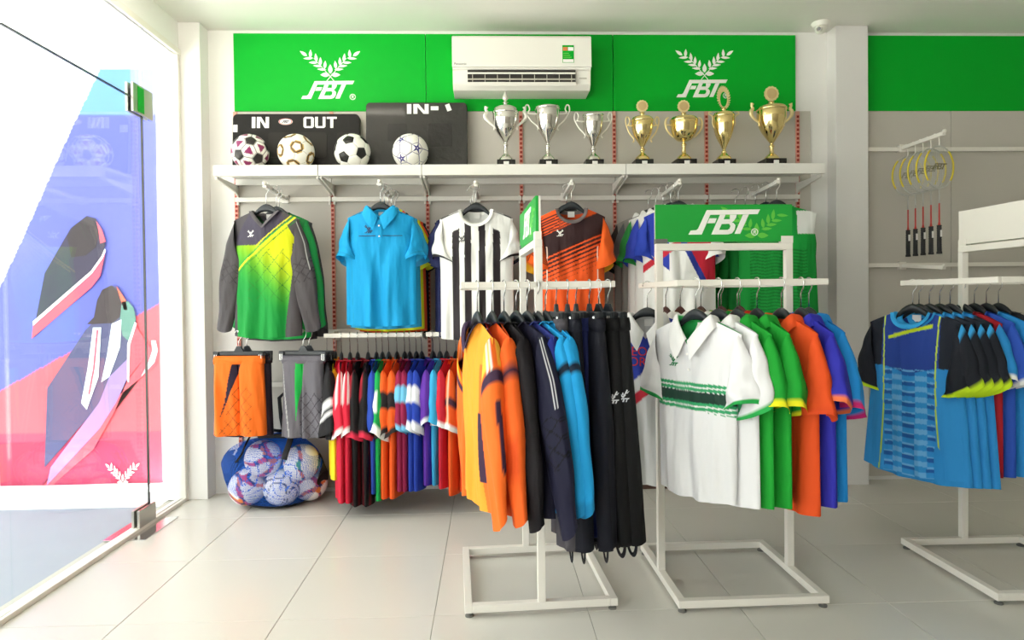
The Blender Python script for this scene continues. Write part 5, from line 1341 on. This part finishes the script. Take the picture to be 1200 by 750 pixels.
cyp = dict(sh=K_(115, slen=.63), body=['1a9ad8'], sleeve=['1f9fe0', (lambda E: (E['k'] > .17) & (E['k'] < .235), '16263a'), (lambda E: near(E['q'], .5, .05) & (E['k'] < .17), 'e6eef2'), (lambda E: E['k'] > .92, '1c8fcb')], collar=('crew', '1a9ad8'), sk=34)
rk1(1.752, -66, 'cj', cyp, 'sky blue long sleeved jersey with dark arm band, left one of the pair', 'left sky blue jersey')
rk1(1.785, -68, 'cj', cyp, 'sky blue long sleeved jersey with dark arm band, beside the trousers', 'right sky blue jersey')
TG = 'trousers on the left rack'
def tr(x, a, c, label, short, seed, emb=None, L=.86, y=0, w0=.15, stitch=None, lean=2.2):
    p = on_bar(R1, A1, x - R1[0], -.292)
    paint = [c]
    if stitch: paint.append((lambda E: (lat(E, .05, .0022) & (E['z'] < -.42) & (E['z'] > -.62)), stitch))
    trousers('goalkeeper_trousers', (p[0], p[1] + y, p[2]), math.radians(a), label, TG, short, paint, L=L, w0=w0, w1=.125, T0=.030, T1=.036, seed=seed, stirrup=True, emblem=emb, N=28, K=44, cw=min(.14, w0 - .01), fold=.009, lean=lean)
tr(1.830, -86, '49464c', 'charcoal grey trousers beside the sky blue jerseys', 'charcoal trousers', 1, y=.02, L=.86)
tr(1.872, -84, '11131f', 'navy stirrup trousers next to the charcoal pair', 'navy trousers next to the charcoal pair', 2)
tr(1.915, -84, '232c63', 'royal navy trousers squeezed between the two dark navy pairs', 'royal navy trousers', 3, y=.07, L=.83)
tr(1.958, -83, '10121e', 'navy stirrup trousers next to the black pairs', 'navy trousers next to the black pairs', 4, stitch='101222')
tr(1.995, -66, '0e0e10', 'black stirrup trousers with white knee emblem, left of the pair', 'left black trousers', 5, w0=.12, lean=3.6, emb=('silverp', .75, -.29, .05, .013))
tr(2.032, -66, '0e0e10', 'black stirrup trousers with white knee emblem, rightmost on the rack', 'right black trousers', 6, w0=.12, lean=4.2, emb=('silverp', .75, -.285, .05, .013))

# far right rack: blue sports jerseys
BG = 'jerseys on the far right rack'
def hb(E): return E['f'] & (E['z'] < -.27) & (np.abs(E['x']) < .115) & (((E['z'] % .05) < .026) ^ (((E['x'] + .3) % .11) < .05))
bj = dict(sh=P_(130, vneck=False, nd=.06, cw=.205, hw=.24, L=.78, slen=.27, hem=.02, **HR), body=['2f93dc', (lambda E: (E['z'] > -.29 + .25 * np.abs(E['x'])), '27459c'), (hb, '1c5cae'), (lambda E: hb(E) & ((E['z'] % .05) > .018), '6db4ea'),
          (lambda E: (E['z'] > -.10 + .3 * (E['x'])) & (E['z'] < -.082 + .3 * E['x']) & E['f'] & (np.abs(E['x']) < .1), 'c6e32a'), (lambda E: (np.abs(E['x']) > .13) & (E['z'] > -.26), '1e2430'), (lambda E: near(np.abs(E['x']), .118 + .3 * (E['z'] + .3) ** 2 * .3, .003), 'c9e22c')],
          sleeve=['1b1f29', cuff('c6e81f', .9)], collar=('crew', '35a5e6'), tag=True, sk=30, sn=30)
for k in range(5):
    p = (3.60 + .048 * k, -1.12 - .004 * k, 1.138)
    if k == 0: dress('sports_jersey', 'bjr', bj, (p[0] + .02, p[1], p[2]), math.radians(-60), 'patterned blue sports jersey with black sleeves and neon cuffs, facing the viewer', 'jersey', BG, 'front patterned blue jersey')
    else: dress('sports_jersey', 'bj2', dict(sh=P_(131, vneck=False, nd=.06, L=.80, hw=.24, slen=.27), body=['2f93dc', (lambda E: (np.abs(E['x']) > .12) & (E['z'] > -.28), '1e2430')], sleeve=['1b1f29', cuff('c6e81f', .9), (lambda E: (E['k'] < .12), '3aa6e6')], collar=('crew', '35a5e6')),
               p, math.radians(-62 - 3 * k), f'blue sports jersey with black sleeves, {ORD[k - 1]} behind the patterned front one', 'jersey', BG, f'{ORD[k - 1]} blue jersey behind the front one')
for k, (c, cc, nm) in enumerate((('b3202c', 'f0f0f0', 'red'), ('2d57c0', 'f0f0f0', 'royal blue'), ('2a8fd6', 'f0f0f0', 'sky blue'), ('20242c', 'c6e81f', 'black'))):
    dress('sports_jersey', 'rj%d' % k, dict(sh=P_(140 + k, vneck=False, nd=.06, L=.76), body=[c], sleeve=[c if k != 0 else '2a8fd6', cuff(cc, .9)], collar=('crew', c)), (3.86 + .06 * k, -1.125, 1.138), math.radians(-80), f'{nm} sports jersey at the right end of the far right rack', 'jersey', BG, f'{nm} jersey at the right end')

# ------------------------------------------------------------------ badminton rackets and the rails of the right bay
for z, lab in ((2.165, 'upper cream rail carrying the racket arm'), (1.415, 'lower cream rail past the pilaster')):
    t = thing('hang_rail', lab, 'rail', (4.9, 0, z), group='rails of the right bay')
    MB().box(-.86, 1.2, -.045, -.027, -.013, .013).build('bar', M['cream'], t, bevel=.002)
face_arm(4.272, 2.175, 'cream arm holding the badminton rackets', -.03, -.43, True, 'arms of the right bay', .0)
face_arm(4.272, 1.415, 'empty cream arm below the rackets', -.03, -.43, False, 'arms of the right bay', -.03)
def racket_parts():
    a, bb = .098, .125; zc = -.155
    el = lambda t, k=1: (a * k * math.cos(t), 0, zc + bb * k * math.sin(t))
    fr1 = MB().tube([el(-PI / 2 + .0 + 2 * PI * i / 48) for i in range(48)], .0048, 8, closed=True).mesh('frame', M['rsilver'], smooth=True)
    fym = [MB().tube([el(lo + .5 * PI * i / 12) for i in range(13)], .0053, 8).mesh('frame_decal', M['yellow'], smooth=True) for lo in (.72 * PI, -.22 * PI)]
    st = MB()
    for i in range(-9, 10):
        x = i * .0095; h = bb * math.sqrt(max(0, 1 - (x / a) ** 2)); st.bar((x, 0, zc - h), (x, 0, zc + h), .0009)
    for i in range(-12, 13):
        z = i * .0095; w = a * math.sqrt(max(0, 1 - (z / bb) ** 2)); st.bar((-w, 0, zc + z), (w, 0, zc + z), .0009)
    stm = st.mesh('strings', M['stringm'])
    sh1 = MB().tube([(0, 0, zc - bb), (0, 0, zc - bb - .09)], .0042, 8).mesh('shaft', M['rsilver'], smooth=True)
    sh2 = MB().tube([(0, 0, zc - bb - .09), (0, 0, zc - bb - .20), (0, 0, zc - bb - .225)], [.0042, .0045, .009], 8).mesh('shaft_red', M['rred'], smooth=True)
    gr = MB(); pts = [(0, 0, zc - bb - .22 - .17 * i / 40) for i in range(41)]
    gr.tube(pts, [.0125 + .0012 * math.sin(i * 1.9) + (.003 if i > 37 else 0) for i in range(41)], 10)
    grm = gr.mesh('grip', M['grip'], smooth=True)
    lab = MB().box(-.006, .006, -.0150, -.0135, zc - bb - .29, zc - bb - .25).mesh('paper_label', M['label'])
    letr = MB()
    for p in FBT: letr.prism([(x * .11, zc + .005 + z * .11) for x, z in p], -.0009, -.0004)
    return fr1, fym, stm, sh1, sh2, grm, lab, letr.mesh('string_stencil', mat('stencil_ink', '7d7858', .8))
RP = racket_parts()
for k in range(5):
    y = -.10 - k * .072
    t = thing('badminton_racket', ['silver shafted badminton racket nearest the viewer', 'badminton racket with red shaft, second nearest the viewer', 'badminton racket with red shaft, middle of the row', 'badminton racket with red shaft, second from the wall', 'badminton racket with red shaft, nearest the wall'][4 - k], 'racket', (4.272, y, 2.135), math.radians(-4 + 3 * k), 'badminton rackets on the arm')
    f = obj('frame', RP[0], t); obj('frame_decal', RP[1][0], f); obj('frame_decal', RP[1][1], f); tag(obj('strings', RP[2], t), 'fine white string bed', kind='stuff')
    s = obj('shaft', RP[3], t); obj('shaft', RP[4], t)
    if k == 4: t.children[-1].data = t.children[-1].data.copy(); t.children[-1].data.materials[0] = M['rsilver']
    obj('grip', RP[5], t); obj('string_stencil', RP[7], t); obj('paper_label', RP[6], t)
    hk = MB().tube([(0, 0, -.030), (0, -.002, .0), (0, .004, .03), (0, 0, .045)], .0035, 6).build('hanging_loop', M['cream'], t)

# ------------------------------------------------------------------ low plinth and box on the floor behind the polo rack
t = thing('low_plinth', 'low wooden edged plinth against the wall behind the polo rack', 'plinth', (2.62, 0, 0))
MB().box(-.48, .48, -.075, -.002, .026, .034).build('top', M['pillar'], t, bevel=.001)
MB().box(-.48, .48, -.08, -.004, 0, .025).build('edge', mat('brown_wood_edge', '54392f', .6, noise=.2, nscale=30), t, bevel=.001)
t = thing('storage_box', 'dark grey storage box with white cross wires on the low plinth', 'box', (2.52, -.04, .034))
MB().box(-.12, .12, -.03, .03, 0, .22).build('body', mat('grey_box_card', '6b6664', .7), t, bevel=.003)
for z in (.06, .16): MB().tube([(-.08, -.034, z - .04), (.02, -.034, z + .03)], .003, 6).build('wire', M['white'], t)
